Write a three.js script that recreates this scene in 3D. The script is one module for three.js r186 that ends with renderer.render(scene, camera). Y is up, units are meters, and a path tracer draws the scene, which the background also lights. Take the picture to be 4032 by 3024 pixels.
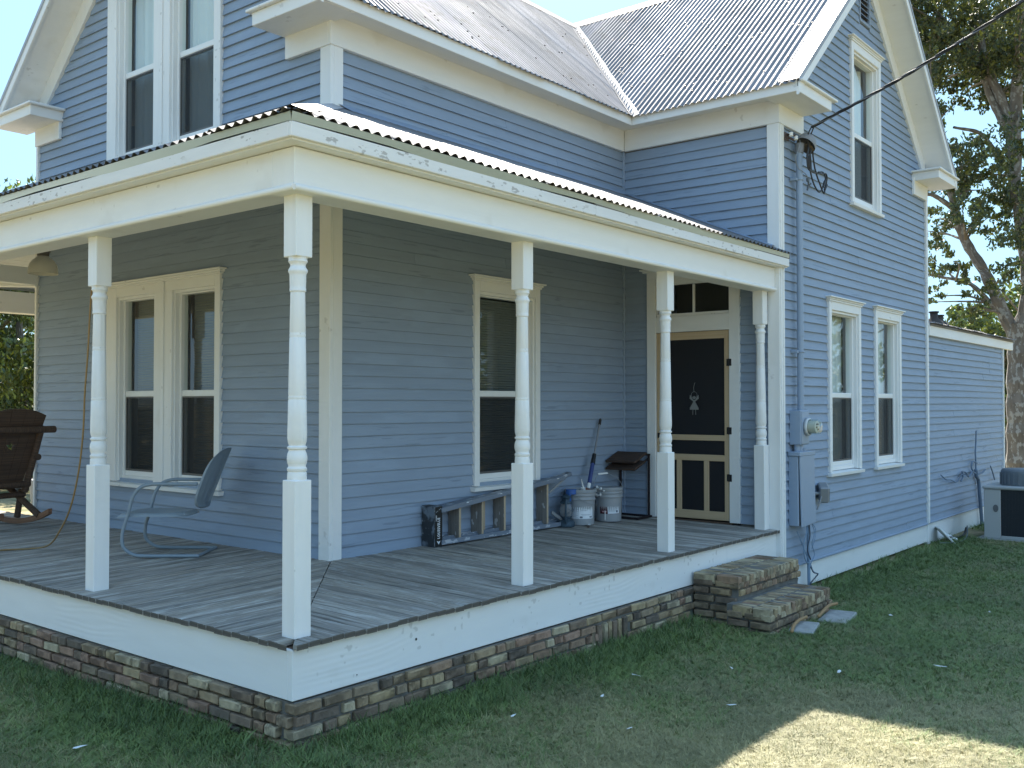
import * as THREE from 'three';
import { mergeGeometries, mergeVertices, toCreasedNormals } from 'three/addons/utils/BufferGeometryUtils.js';

/* ---------- camera, sky, sun, exposure ---------- */
const V = (x, y, z) => new THREE.Vector3(x, y, z);
const scene = new THREE.Scene();
const camera = new THREE.PerspectiveCamera(42.73, 4 / 3, 0.05, 1500);
camera.position.set(-3.338, 1.2773, 4.209);
{
  const yaw = THREE.MathUtils.degToRad(50.9606), pitch = THREE.MathUtils.degToRad(1.1627);
  const f = V(Math.sin(yaw) * Math.cos(pitch), Math.sin(pitch), -Math.cos(yaw) * Math.cos(pitch));
  camera.lookAt(camera.position.clone().add(f));
}
const renderer = new THREE.WebGLRenderer({ antialias: true });
renderer.toneMapping = THREE.LinearToneMapping;
renderer.toneMappingExposure = 4.15;
renderer.shadowMap.enabled = true;

const SUN = V(0.68, 1.0, -0.52).normalize();           // towards the sun: high behind the house
const sun = new THREE.DirectionalLight(new THREE.Color(1.0, 0.92, 0.81), 3.9);
sun.name = 'sun';
sun.position.copy(SUN).multiplyScalar(60).add(V(5, 0, -2)); sun.target.position.set(5, 0, -2);
sun.castShadow = true; sun.shadow.mapSize.set(4096, 4096); sun.shadow.radius = 1;
Object.assign(sun.shadow.camera, { left: -26, right: 26, top: 26, bottom: -26, near: 1, far: 140 });
scene.add(sun, sun.target);

/* ---------- noise ---------- */
function rng(seed) { let a = seed >>> 0; return () => { a = (a + 0x6d2b79f5) | 0; let t = Math.imul(a ^ (a >>> 15), 1 | a); t = (t + Math.imul(t ^ (t >>> 7), 61 | t)) ^ t; return ((t ^ (t >>> 14)) >>> 0) / 4294967296; }; }
const hash = (x, y, s) => { let h = Math.imul(x, 374761393) ^ Math.imul(y, 668265263) ^ Math.imul(s + 7, 2147483647); h = Math.imul(h ^ (h >>> 13), 1274126177); return ((h ^ (h >>> 16)) >>> 0) / 4294967296; };
const mod = (a, n) => ((a % n) + n) % n;
function pn(x, y, px, py, s) {                          // value noise that repeats after px, py cells
  const xi = Math.floor(x), yi = Math.floor(y), fx = x - xi, fy = y - yi, u = fx * fx * (3 - 2 * fx), v = fy * fy * (3 - 2 * fy);
  const x0 = mod(xi, px), x1 = mod(xi + 1, px), y0 = mod(yi, py), y1 = mod(yi + 1, py);
  const a = hash(x0, y0, s), b = hash(x1, y0, s), c = hash(x0, y1, s), d = hash(x1, y1, s);
  return a + (b - a) * u + (c - a) * v + (a - b - c + d) * u * v;
}
function fbm(u, v, cx, cy, o, s) { let r = 0, a = 0.5, t = 0; for (let i = 0; i < o; i++) { r += a * pn(u * cx, v * cy, cx, cy, s + i); t += a; a *= 0.55; cx *= 2; cy *= 2; } return r / t; }
const clamp = (x, a = 0, b = 1) => Math.min(b, Math.max(a, x));
const sstep = (a, b, x) => { const t = clamp((x - a) / (b - a)); return t * t * (3 - 2 * t); };
const mix = (a, b, t) => a + (b - a) * t;
const mix3 = (a, b, t) => [mix(a[0], b[0], t), mix(a[1], b[1], t), mix(a[2], b[2], t)];
const toS = (c) => (c <= 0.0031308 ? c * 12.92 : 1.055 * Math.pow(c, 1 / 2.4) - 0.055);

/* ---------- sky: clear blue, paler low down, a few small clouds, brighter round the sun ---------- */
{
  const SKY = 0.99, W = 1024, H = 512, data = new Float32Array(W * H * 4);
  for (let j = 0; j < H; j++) for (let i = 0; i < W; i++) {
    const el = ((j + 0.5) / H - 0.5) * Math.PI, az = ((i + 0.5) / W - 0.5) * 2 * Math.PI;
    const x = Math.cos(el) * Math.cos(az), y = Math.sin(el), z = Math.cos(el) * Math.sin(az);
    const h = Math.max(y, 0), low = Math.exp(-h * 3.4), cs = clamp(x * SUN.x + y * SUN.y + z * SUN.z, -1, 1);
    let c = mix3([0.105, 0.190, 0.330], [0.150, 0.275, 0.365], Math.exp(-h * 2.4));
    c = mix3(c, [0.270, 0.325, 0.365], 0.55 * Math.exp(-h * 11));
    const glow = 0.06 * Math.pow(clamp((cs + 1) / 2), 7) + 0.5 * Math.pow(clamp((cs + 1) / 2), 60);
    c = [c[0] + glow, c[1] + glow, c[2] + glow * 0.97];
    // small fair-weather clouds
    const k = 1 / (h + 0.10), n = fbm(mod(x * k * 0.12 + 0.31, 1), mod(z * k * 0.12 + 0.17, 1), 6, 6, 6, 41);
    const m = sstep(0.60, 0.74, n) * sstep(0.02, 0.10, h);
    c = mix3(c, [0.40, 0.41, 0.42], m * 0.85);
    if (y < 0) c = [0.14, 0.14, 0.10];
    const o = (j * W + i) * 4; data[o] = c[0] * SKY; data[o + 1] = c[1] * SKY; data[o + 2] = c[2] * SKY; data[o + 3] = 1;
  }
  const t = new THREE.DataTexture(data, W, H, THREE.RGBAFormat, THREE.FloatType);
  t.mapping = THREE.EquirectangularReflectionMapping; t.magFilter = THREE.LinearFilter; t.minFilter = THREE.LinearFilter; t.needsUpdate = true;
  scene.background = t; scene.environment = t;
}

/* ---------- textures ---------- */
function tex(w, h, f, color, metres) {                  // f(u, v) -> grey or [r, g, b]; colours are linear
  const d = new Uint8Array(w * h * 4);
  for (let j = 0; j < h; j++) for (let i = 0; i < w; i++) {
    let c = f((i + 0.5) / w, (j + 0.5) / h); if (typeof c === 'number') c = [c, c, c];
    const o = (j * w + i) * 4;
    for (let k = 0; k < 3; k++) d[o + k] = Math.round(255 * clamp(color ? toS(clamp(c[k])) : c[k]));
    d[o + 3] = 255;
  }
  const t = new THREE.DataTexture(d, w, h); t.wrapS = t.wrapT = THREE.RepeatWrapping; t.magFilter = THREE.LinearFilter; t.minFilter = THREE.LinearMipmapLinearFilter;
  if (color) t.colorSpace = THREE.SRGBColorSpace;
  t.repeat.set(1 / metres[0], 1 / metres[1]); t.needsUpdate = true; return t;
}
const std = (o) => new THREE.MeshStandardMaterial({ roughness: 0.7, metalness: 0, ...o });
const lin = (r, g, b) => new THREE.Color().setRGB(r, g, b);

const grainBump = tex(512, 512, (u, v) => 0.5 + 0.5 * (fbm(u, v, 4, 90, 3, 3) - 0.5) + 0.35 * (fbm(u, v, 16, 16, 3, 9) - 0.5), false, [1.1, 0.55]);
const sidingMap = tex(1024, 512, (u, v) => {
  const n = fbm(u, v, 5, 40, 4, 11), b = fbm(u, v, 6, 6, 4, 12), crack = sstep(0.66, 0.74, fbm(u, v, 10, 120, 3, 13)) * sstep(0.52, 0.64, fbm(u, v, 4, 5, 3, 14));
  let c = [0.270, 0.336, 0.430]; const k = 0.9 + 0.14 * n + 0.12 * (b - 0.5);
  c = [c[0] * k, c[1] * k, c[2] * k];
  c = mix3(c, [0.29, 0.365, 0.47], 0.55 * sstep(0.58, 0.75, fbm(u, v, 7, 14, 4, 15)));
  return mix3(c, [0.13, 0.17, 0.22], 0.45 * crack);
}, true, [3.2, 1.6]);
const whiteMap = tex(512, 512, (u, v) => {
  const n = fbm(u, v, 6, 30, 4, 21), s = sstep(0.62, 0.8, fbm(u, v, 5, 5, 4, 22));
  let c = [0.80, 0.80, 0.78]; const k = 0.95 + 0.07 * n; c = c.map((q) => q * k);
  c = mix3(c, [0.60, 0.57, 0.50], 0.28 * s);
  return mix3(c, [0.33, 0.31, 0.28], 0.35 * sstep(0.74, 0.80, fbm(u, v, 26, 30, 3, 24)) * sstep(0.54, 0.66, fbm(u, v, 3, 3, 2, 25)));
}, true, [1.7, 1.7]);
const peelMap = tex(1024, 256, (u, v) => {               // old white fascia paint, flaked to grey wood in places
  const n = fbm(u, v, 10, 20, 4, 27), p = 0.55 * sstep(0.66, 0.70, fbm(u, v, 60, 40, 4, 28)) * sstep(0.52, 0.62, fbm(u, v, 5, 3, 2, 29));
  const k = 0.92 + 0.1 * n; return mix3([0.76 * k, 0.76 * k, 0.75 * k], [0.20, 0.17, 0.14], p);
}, true, [3.4, 0.85]);
const skirtBump = tex(1024, 512, (u, v) => { const w = v + 0.06 * (fbm(u, v, 3, 3, 3, 31) - 0.5); return 0.5 + 0.5 * Math.sin(2 * Math.PI * (26 * w + 5 * fbm(u, v, 2, 3, 3, 33))) * sstep(0.5, 0.75, fbm(u, v, 3, 3, 2, 34)); }, false, [2.6, 0.9]);
const deckMap = tex(1024, 512, (u, v) => {
  const s = fbm(u, v, 5, 120, 3, 51), b = fbm(u, v, 12, 26, 4, 52), w = sstep(0.58, 0.68, fbm(u, v, 18, 60, 4, 53));
  let c = mix3([0.225, 0.205, 0.175], [0.41, 0.38, 0.335], sstep(0.22, 0.78, 0.5 * s + 0.5 * b));
  c = mix3(c, [0.52, 0.52, 0.50], 0.45 * w); return mix3(c, [0.045, 0.042, 0.038], 0.6 * sstep(0.66, 0.78, fbm(u, v, 4, 90, 2, 54)));
}, true, [2.4, 1.0]);
const deckBump = tex(512, 512, (u, v) => fbm(u, v, 4, 80, 4, 57), false, [1.2, 0.5]);
const galvMap = tex(1024, 512, (u, v) => { const n = fbm(u, v, 40, 6, 4, 61), b = fbm(u, v, 8, 8, 5, 62), k = 0.275 + 0.09 * (n - 0.5) + 0.12 * (b - 0.5); return mix3([k * 1.02, k, k * 1.02], [0.19, 0.165, 0.14], 0.5 * sstep(0.62, 0.78, fbm(u, v, 12, 20, 4, 63))); }, true, [3.0, 3.0]);
const galvRough = tex(256, 256, (u, v) => 0.55 + 0.25 * fbm(u, v, 8, 8, 4, 66), false, [2.2, 2.2]);
const brickMap = tex(512, 512, (u, v) => {
  const n = fbm(u, v, 24, 24, 4, 71), soot = sstep(0.54, 0.68, fbm(u, v, 5, 7, 4, 72)), pale = sstep(0.60, 0.7, fbm(u, v, 14, 14, 3, 73));
  let c = [0.72 + 0.45 * (n - 0.5), 0.72 + 0.45 * (n - 0.5), 0.72 + 0.45 * (n - 0.5)];
  c = mix3(c, [0.95, 0.93, 0.88], 0.35 * pale); return mix3(c, [0.14, 0.135, 0.13], 0.55 * soot);
}, true, [0.9, 0.9]);
const roughBump = tex(512, 512, (u, v) => fbm(u, v, 30, 30, 5, 77), false, [0.8, 0.8]);
const mortarMap = tex(256, 256, (u, v) => mix3([0.10, 0.095, 0.085], [0.20, 0.19, 0.17], fbm(u, v, 12, 12, 4, 79)), true, [0.9, 0.9]);
const pineMap = tex(512, 256, (u, v) => { const w = fbm(u, v, 2, 40, 3, 81); return mix3([0.48, 0.345, 0.20], [0.60, 0.46, 0.30], w); }, true, [1.2, 0.3]);
const oldWood = tex(512, 256, (u, v) => mix3([0.040, 0.025, 0.017], [0.155, 0.092, 0.058], fbm(u, v, 3, 40, 4, 84)), true, [1.2, 0.4]);
const treadMap = tex(512, 256, (u, v) => mix3(mix3([0.15, 0.138, 0.125], [0.31, 0.28, 0.245], fbm(u, v, 3, 30, 4, 86)), [0.6, 0.6, 0.58], 0.7 * sstep(0.70, 0.74, fbm(u, v, 8, 8, 3, 88))), true, [0.8, 0.4]);
const spatter = tex(512, 512, (u, v) => { const p = sstep(0.42, 0.62, fbm(u, v, 7, 9, 4, 91)), q = sstep(0.62, 0.72, fbm(u, v, 9, 7, 4, 92)); return mix3(mix3([0.030, 0.034, 0.040], [0.15, 0.18, 0.215], p), [0.42, 0.45, 0.47], 0.8 * q); }, true, [0.5, 0.5]);
const railMap = tex(512, 256, (u, v) => mix3(mix3([0.145, 0.175, 0.225], [0.215, 0.245, 0.29], fbm(u, v, 10, 20, 4, 94)), [0.50, 0.52, 0.55], 0.8 * sstep(0.64, 0.68, fbm(u, v, 14, 8, 3, 95))), true, [1.2, 0.6]);
const barkMap = tex(512, 512, (u, v) => { const r = fbm(u, v, 18, 8, 4, 101), l = sstep(0.54, 0.66, fbm(u, v, 26, 18, 4, 102)); return mix3(mix3([0.085, 0.070, 0.056], [0.22, 0.185, 0.15], r), [0.34, 0.33, 0.30], 0.7 * l); }, true, [1.6, 1.6]);
const concreteMap = tex(256, 256, (u, v) => mix3([0.24, 0.24, 0.23], [0.44, 0.44, 0.42], fbm(u, v, 10, 10, 5, 105)), true, [0.6, 0.6]);
const lawnMap = tex(1024, 1024, (u, v) => {
  const a = fbm(u, v, 10, 10, 5, 111), f = fbm(u, v, 160, 160, 3, 112);
  let c = mix3([0.105, 0.115, 0.045], [0.27, 0.215, 0.115], sstep(0.35, 0.65, a)); const k = 0.55 + 0.9 * f; return [c[0] * k, c[1] * k, c[2] * k];
}, true, [6, 6]);

const M = {
  siding: std({ map: sidingMap, bumpMap: grainBump, bumpScale: 0.0012, roughness: 0.62 }),
  white: std({ map: whiteMap, bumpMap: grainBump, bumpScale: 0.0007, roughness: 0.55 }),
  fascia: std({ map: peelMap, bumpMap: grainBump, bumpScale: 0.001, roughness: 0.6 }),
  skirt: std({ map: whiteMap, bumpMap: skirtBump, bumpScale: 0.0007, roughness: 0.55 }),
  vinyl: std({ color: lin(0.80, 0.80, 0.78), roughness: 0.4 }),
  screw: std({ color: lin(0.06, 0.06, 0.065), roughness: 0.6 }),
  mortar: std({ map: mortarMap, bumpMap: roughBump, bumpScale: 0.004, roughness: 0.95 }),
  pine: std({ map: pineMap, roughness: 0.55 }),
  oldWood: std({ map: oldWood, bumpMap: deckBump, bumpScale: 0.002, roughness: 0.75 }),
  black: std({ color: lin(0.012, 0.012, 0.013), roughness: 0.5 }),
  mesh: std({ color: lin(0.010, 0.011, 0.015), roughness: 0.6, transparent: true, opacity: 0.9 }),
  screen: std({ color: lin(0.016, 0.018, 0.020), roughness: 0.7, transparent: true, opacity: 0.62, side: THREE.DoubleSide }),
  pane: new THREE.MeshPhysicalMaterial({ color: lin(0.90, 0.95, 0.93), transmission: 1, thickness: 0, roughness: 0.0, ior: 1.52, metalness: 0 }),
  curtain: std({ color: lin(0.72, 0.74, 0.74), roughness: 0.9, side: THREE.DoubleSide }),
  blind: std({ color: lin(0.17, 0.18, 0.17), roughness: 0.6, side: THREE.DoubleSide }),
  inside: std({ color: lin(0.18, 0.17, 0.155), roughness: 0.9 }),
  ceiling: std({ map: whiteMap, color: lin(0.72, 0.74, 0.76), roughness: 0.7 }),
  flashing: std({ map: galvMap, color: lin(1.35, 1.35, 1.35), metalness: 0.3, roughness: 0.5 }),
  valley: std({ color: lin(0.66, 0.63, 0.58), metalness: 0.25, roughness: 0.6, bumpMap: roughBump, bumpScale: 0.002 }),
  drip: std({ color: lin(0.52, 0.51, 0.42), metalness: 0.85, roughness: 0.34 }),
  bluePaint: std({ map: sidingMap, color: lin(0.98, 0.98, 1.0), roughness: 0.5 }),
  chair: std({ color: lin(0.235, 0.29, 0.335), roughness: 0.5, bumpMap: roughBump, bumpScale: 0.0006 }),
  concrete: std({ map: concreteMap, bumpMap: roughBump, bumpScale: 0.004, roughness: 0.95 }),
  bark: std({ map: barkMap, bumpMap: barkMap, bumpScale: 0.02, roughness: 0.95 }),
};
const galvs = [0.60, 0.67, 0.74, 0.80].map((k, i) => std({ map: galvMap, color: lin(k, k, k * (1 + 0.01 * i)), roughnessMap: galvRough, metalness: 0.12, roughness: 1.0, side: THREE.DoubleSide }));
const porchGalvs = [0.46, 0.52, 0.58].map((k) => std({ map: galvMap, color: lin(k, k, k), roughnessMap: galvRough, metalness: 0.1, roughness: 1.0, side: THREE.DoubleSide }));
const decks = [[0.86, 0.86, 0.86], [0.97, 0.97, 0.98], [1.08, 1.08, 1.08], [1.2, 1.2, 1.2], [0.76, 0.76, 0.76], [1.02, 1.0, 0.97]].map((c) => std({ map: deckMap, color: lin(...c), bumpMap: deckBump, bumpScale: 0.0035, roughness: 0.85 }));
const bricks = [[0.50, 0.375, 0.215], [0.43, 0.315, 0.19], [0.34, 0.255, 0.165], [0.38, 0.25, 0.16], [0.43, 0.27, 0.185], [0.20, 0.155, 0.115], [0.58, 0.475, 0.31], [0.27, 0.195, 0.135]].map((c) => std({ map: brickMap, color: lin(...c), bumpMap: roughBump, bumpScale: 0.006, roughness: 0.95 }));

/* ---------- object helpers ---------- */
const used = new Map();
function numbered(n) { const k = used.get(n) ?? 0; used.set(n, k + 1); return k ? n + '_' + String(k).padStart(3, '0') : n; }
function shadows(m) { m.castShadow = m.receiveShadow = true; return m; }
function thing(name, label, category, p = [0, 0, 0], turn = 0, group) {
  const o = new THREE.Group(); o.name = numbered(name); o.position.set(...p); o.rotation.y = turn; scene.add(o);
  o.userData = { label, category }; if (group) o.userData.group = group; return o;
}
function mesh(name, geo, mat, parent) { const m = shadows(new THREE.Mesh(geo, mat)); m.name = name; (parent ?? scene).add(m); return m; }
function single(name, geo, mat, label, category, p = [0, 0, 0], turn = 0, group) {
  const m = mesh(numbered(name), geo, mat); m.position.set(...p); m.rotation.y = turn; m.userData = { label, category }; if (group) m.userData.group = group; return m;
}
const R0 = rng(7);
class MB {                                              // collects faces, then builds one mesh
  constructor() { this.p = []; this.n = []; this.t = []; this.m = null; this.off(); }
  off(u, v) { this.uo = u ?? R0() * 7; this.vo = v ?? R0() * 7; return this; }
  at(m) { this.m = m; return this; }
  tri(a, b, c, ta, tb, tc) {
    if (this.m) { a = a.clone().applyMatrix4(this.m); b = b.clone().applyMatrix4(this.m); c = c.clone().applyMatrix4(this.m); }
    const n = b.clone().sub(a).cross(c.clone().sub(a)).normalize();
    for (const q of [a, b, c]) { this.p.push(q.x, q.y, q.z); this.n.push(n.x, n.y, n.z); }
    for (const q of [ta, tb, tc]) this.t.push(q[0] + this.uo, q[1] + this.vo);
  }
  quad(a, b, c, d, swap) {                              // counter-clockwise seen from outside; u runs a to b in metres
    const w = a.distanceTo(b), h = a.distanceTo(d), w2 = d.distanceTo(c); let t = [[0, 0], [w, 0], [w2, h], [0, h]];
    if (swap) t = t.map(([x, y]) => [y, x]);
    this.tri(a, b, c, t[0], t[1], t[2]); this.tri(a, c, d, t[0], t[2], t[3]); return this;
  }
  box(x0, y0, z0, x1, y1, z1, c = 0) {                  // c: width of the chamfer on every edge
    c = Math.min(c, (x1 - x0) / 2.2, (y1 - y0) / 2.2, (z1 - z0) / 2.2);
    const P = (i, j, k, ax) => V(i ? x1 - (ax === 0 ? 0 : c) : x0 + (ax === 0 ? 0 : c), j ? y1 - (ax === 1 ? 0 : c) : y0 + (ax === 1 ? 0 : c), k ? z1 - (ax === 2 ? 0 : c) : z0 + (ax === 2 ? 0 : c));
    const dx = x1 - x0, dy = y1 - y0, dz = z1 - z0;
    const q = (a, b, d, e) => { const s = a.distanceTo(b) < a.distanceTo(e); this.quad(a, b, d, e, s); };
    q(P(0, 0, 1, 2), P(1, 0, 1, 2), P(1, 1, 1, 2), P(0, 1, 1, 2)); q(P(1, 0, 0, 2), P(0, 0, 0, 2), P(0, 1, 0, 2), P(1, 1, 0, 2));
    q(P(1, 0, 1, 0), P(1, 0, 0, 0), P(1, 1, 0, 0), P(1, 1, 1, 0)); q(P(0, 0, 0, 0), P(0, 0, 1, 0), P(0, 1, 1, 0), P(0, 1, 0, 0));
    q(P(0, 1, 1, 1), P(1, 1, 1, 1), P(1, 1, 0, 1), P(0, 1, 0, 1)); q(P(0, 0, 0, 1), P(1, 0, 0, 1), P(1, 0, 1, 1), P(0, 0, 1, 1));
    if (c > 0) {
      const fix = (a, b, d, e, cx) => { const n = b.clone().sub(a).cross(e.clone().sub(a)); n.dot(cx) < 0 ? this.quad(a, e, d, b) : this.quad(a, b, d, e); };
      for (const j of [0, 1]) for (const k of [0, 1]) fix(P(0, j, k, 1), P(1, j, k, 1), P(1, j, k, 2), P(0, j, k, 2), V(0, j - 0.5, k - 0.5));
      for (const i of [0, 1]) for (const k of [0, 1]) fix(P(i, 0, k, 0), P(i, 1, k, 0), P(i, 1, k, 2), P(i, 0, k, 2), V(i - 0.5, 0, k - 0.5));
      for (const i of [0, 1]) for (const j of [0, 1]) fix(P(i, j, 0, 0), P(i, j, 1, 0), P(i, j, 1, 1), P(i, j, 0, 1), V(i - 0.5, j - 0.5, 0));
      for (const i of [0, 1]) for (const j of [0, 1]) for (const k of [0, 1]) {
        const a = P(i, j, k, 0), b = P(i, j, k, 1), d = P(i, j, k, 2), s = (i ? 1 : -1) * (j ? 1 : -1) * (k ? 1 : -1);
        s > 0 ? this.tri(a, b, d, [0, 0], [c, 0], [0, c]) : this.tri(a, d, b, [0, 0], [c, 0], [0, c]);
      }
    }
    return this.off();
  }
  bar(a, b, w, h, c = 0) {                              // a board from a to b, w across, h high
    const keep = this.m, d = b.clone().sub(a), L = d.length(), x = d.normalize(); let up = Math.abs(x.y) > 0.95 ? V(1, 0, 0) : V(0, 1, 0);
    const z = x.clone().cross(up).normalize(); up = z.clone().cross(x);
    const m = new THREE.Matrix4().makeBasis(x, up, z).setPosition(a); this.m = keep ? keep.clone().multiply(m) : m;
    this.box(0, -h / 2, -w / 2, L, h / 2, w / 2, c); this.m = keep; return this;
  }
  add(g, m) {
    let q = g.index ? g.toNonIndexed() : g.clone(); if (m) q.applyMatrix4(m); if (this.m) q.applyMatrix4(this.m);
    const P = q.attributes.position.array, N = q.attributes.normal.array, T = q.attributes.uv?.array;
    for (let i = 0; i < P.length; i++) { this.p.push(P[i]); this.n.push(N[i]); }
    for (let i = 0; i < (P.length / 3) * 2; i++) this.t.push(T ? T[i] : 0);
    return this;
  }
  tube(pts, r, seg = 8, per = 6, closed = false) { const c = new THREE.CatmullRomCurve3(pts, closed, 'centripetal'); return this.add(new THREE.TubeGeometry(c, pts.length * per, r, seg, closed)).caps(pts, r, closed); }
  caps(pts, r, closed) { if (!closed) for (const q of [pts[0], pts[pts.length - 1]]) this.add(new THREE.SphereGeometry(r, 8, 6), new THREE.Matrix4().setPosition(q)); return this; }
  cyl(a, b, r0, r1 = r0, seg = 12) { const d = b.clone().sub(a), L = d.length(), g = new THREE.CylinderGeometry(r1, r0, L, seg); const q = new THREE.Quaternion().setFromUnitVectors(V(0, 1, 0), d.normalize()); return this.add(g, new THREE.Matrix4().compose(a.clone().add(b).multiplyScalar(0.5), q, V(1, 1, 1))); }
  lathe(pts, seg = 24, p = [0, 0, 0]) { return this.add(new THREE.LatheGeometry(pts.map((q) => new THREE.Vector2(q[0], q[1])), seg), new THREE.Matrix4().setPosition(...p)); }
  geo() {
    const g = new THREE.BufferGeometry();
    g.setAttribute('position', new THREE.Float32BufferAttribute(this.p, 3)); g.setAttribute('normal', new THREE.Float32BufferAttribute(this.n, 3)); g.setAttribute('uv', new THREE.Float32BufferAttribute(this.t, 2)); return g;
  }
  build(name, mat, parent) { return mesh(name, this.geo(), mat, parent); }
}

/* ---------- ground ---------- */
const lerpList = (x, l) => { if (x <= l[0][0]) return l[0][1]; for (let i = 1; i < l.length; i++) if (x <= l[i][0]) return mix(l[i - 1][1], l[i][1], sstep(0, 1, (x - l[i - 1][0]) / (l[i][0] - l[i - 1][0]))); return l[l.length - 1][1]; };
const gy = (x, z) => lerpList(x, [[-2, -0.60], [0, -0.565], [2, -0.57], [4.2, -0.60], [7, -0.69], [11, -0.70], [13, -0.69], [25, -0.85]]) + clamp(z, -6, 0) * 0.022 + 0.02 * (fbm(mod(x / 9, 1), mod(z / 9, 1), 6, 6, 3, 131) - 0.5);
{
  const xs = [], zs = []; const push = (l, a, b, s) => { for (let q = a; q < b; q += s) l.push(q); };
  push(xs, -500, -60, 40); push(xs, -60, -12, 4); push(xs, -12, 16, 0.25); push(xs, 16, 60, 4); push(xs, 60, 521, 40);
  push(zs, -500, -60, 40); push(zs, -60, -10, 4); push(zs, -10, 8, 0.25); push(zs, 8, 60, 4); push(zs, 60, 521, 40);
  const p = [], t = [], id = [];
  zs.forEach((z) => xs.forEach((x) => { p.push(x, gy(x, z), z); t.push(x, z); }));
  for (let j = 0; j + 1 < zs.length; j++) for (let i = 0; i + 1 < xs.length; i++) { const a = j * xs.length + i, b = a + 1, c = a + xs.length, d = c + 1; id.push(a, c, b, b, c, d); }
  const g = new THREE.BufferGeometry(); g.setAttribute('position', new THREE.Float32BufferAttribute(p, 3)); g.setAttribute('uv', new THREE.Float32BufferAttribute(t, 2)); g.setIndex(id); g.computeVertexNormals();
  mesh('lawn', g, std({ map: lawnMap, bumpMap: roughBump, bumpScale: 0.01, roughness: 1 })).userData = { kind: 'structure' };
}

/* ================= the house ================= */
const house = thing('house', 'blue clapboard house with white trim, corrugated metal gable roofs and a wraparound porch', 'house');
const XL = 1.812, ZR = -1.831, XD = 6.129, ZS = 0.029, XE = 11.097, ZN = -6.778, ZB = -9.2, XLE = 15.55;
const RY = 6.95, SL = 0.9016, OV = 0.3, OR = 0.35, EY = 4.44;   // ridge height, pitch, eave and rake overhang, eave height
const CX = (XD + XE) / 2, CZ = (ZR + ZN) / 2;
const HOLD = {};                                        // each wall: local (s along it, y up, d outwards) -> world
const walls = {
  west: { M: new THREE.Matrix4().makeBasis(V(0, 0, 1), V(0, 1, 0), V(-1, 0, 0)).setPosition(XL, 0, 0) },
  south: { M: new THREE.Matrix4().makeBasis(V(1, 0, 0), V(0, 1, 0), V(0, 0, 1)).setPosition(0, 0, ZR) },
  door: { M: new THREE.Matrix4().makeBasis(V(0, 0, 1), V(0, 1, 0), V(-1, 0, 0)).setPosition(XD, 0, 0) },
  gable: { M: new THREE.Matrix4().makeBasis(V(1, 0, 0), V(0, 1, 0), V(0, 0, 1)).setPosition(0, 0, ZS) },
  lean: { M: new THREE.Matrix4().makeBasis(V(1, 0, 0), V(0, 1, 0), V(0, 0, 1)).setPosition(0, 0, ZS) },
};
function sheath(key, outline, holes) {                  // the wall behind the boards, with real openings
  const s = new THREE.Shape(outline.map((q) => new THREE.Vector2(...q)));
  for (const [a, b, c, d] of holes) { const h = new THREE.Path(); h.moveTo(a, b); h.lineTo(a, d); h.lineTo(c, d); h.lineTo(c, b); h.closePath(); s.holes.push(h); }
  const g = new THREE.ExtrudeGeometry(s, { depth: 0.10, bevelEnabled: false }).translate(0, 0, -0.122);
  g.applyMatrix4(walls[key].M); return mesh('wall', g, M.inside, house);
}
const EXP = 0.0985; const allBoards = [];
function clapboards(key, parent, y0, y1, spans, seed, bend = 1) {     // spans(y) -> list of [from, to] along the wall
  const R = rng(seed), m = walls[key].M, n = Math.round((y1 - y0) / EXP);
  for (let i = 0; i < n; i++) {
    const y = y0 + i * EXP, list = spans(y + EXP / 2); if (!list.length) continue;
    const k = R() * 10, sag = 0.004 * bend;
    const wob = (s) => sag * (pn(s * 0.7 + k, i * 0.37, 64, 64, seed) - 0.5) + 0.002 * (pn(s * 2.1 + k, 3, 64, 64, seed + 1) - 0.5);
    const out = (s) => 0.003 * (pn(s * 1.1 + k, 9, 64, 64, seed + 2) - 0.5);
    for (const [a, c] of list) {
      const parts = Math.max(1, Math.ceil((c - a) / 0.45)), tilt = (R() - 0.5) * 0.003, jj = c - a > 1.9 && R() < 0.65 ? 1 + Math.floor(R() * (parts - 1)) : 99, step = R() < 0.5 ? 0.0025 : -0.0025;
      const b = new MB().at(m);
      for (let j = 0; j < parts; j++) {
        const s0 = mix(a, c, j / parts), s1 = mix(a, c, (j + 1) / parts), u = s0 - a;
        const yy = (s) => y + wob(s) + tilt * (s - a) / Math.max(1, c - a), st = j < jj ? 0 : step, d0 = 0.009 + out(s0) + st, d1 = 0.009 + out(s1) + st;
        if (j === jj) { b.off(); const q = d0 - step; b.quad(V(s0, yy(s0), q), V(s0, yy(s0), d0), V(s0, y + EXP + 0.018, d0 - 0.0215), V(s0, y + EXP + 0.018, q - 0.0215)); }
        const A = V(s0, yy(s0), d0), B = V(s1, yy(s1), d1), C = V(s1, y + EXP + 0.018, d1 - 0.0215), D = V(s0, y + EXP + 0.018, d0 - 0.0215);
        const A2 = V(s0, yy(s0), -0.021), B2 = V(s1, yy(s1), -0.021), h = EXP + 0.018;
        b.tri(A, B, C, [u, 0], [u + s1 - s0, 0], [u + s1 - s0, h]); b.tri(A, C, D, [u, 0], [u + s1 - s0, h], [u, h]);
        b.quad(A2, B2, B, A);
        if (j === 0) b.tri(A2, A, D, [0, 0], [0.02, 0], [0, h]);
        if (j === parts - 1) b.tri(B, B2, C, [0, 0], [0.02, 0], [0, h]);
      }
      allBoards.push([b.geo(), parent, c - a]);
    }
  }
}
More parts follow.
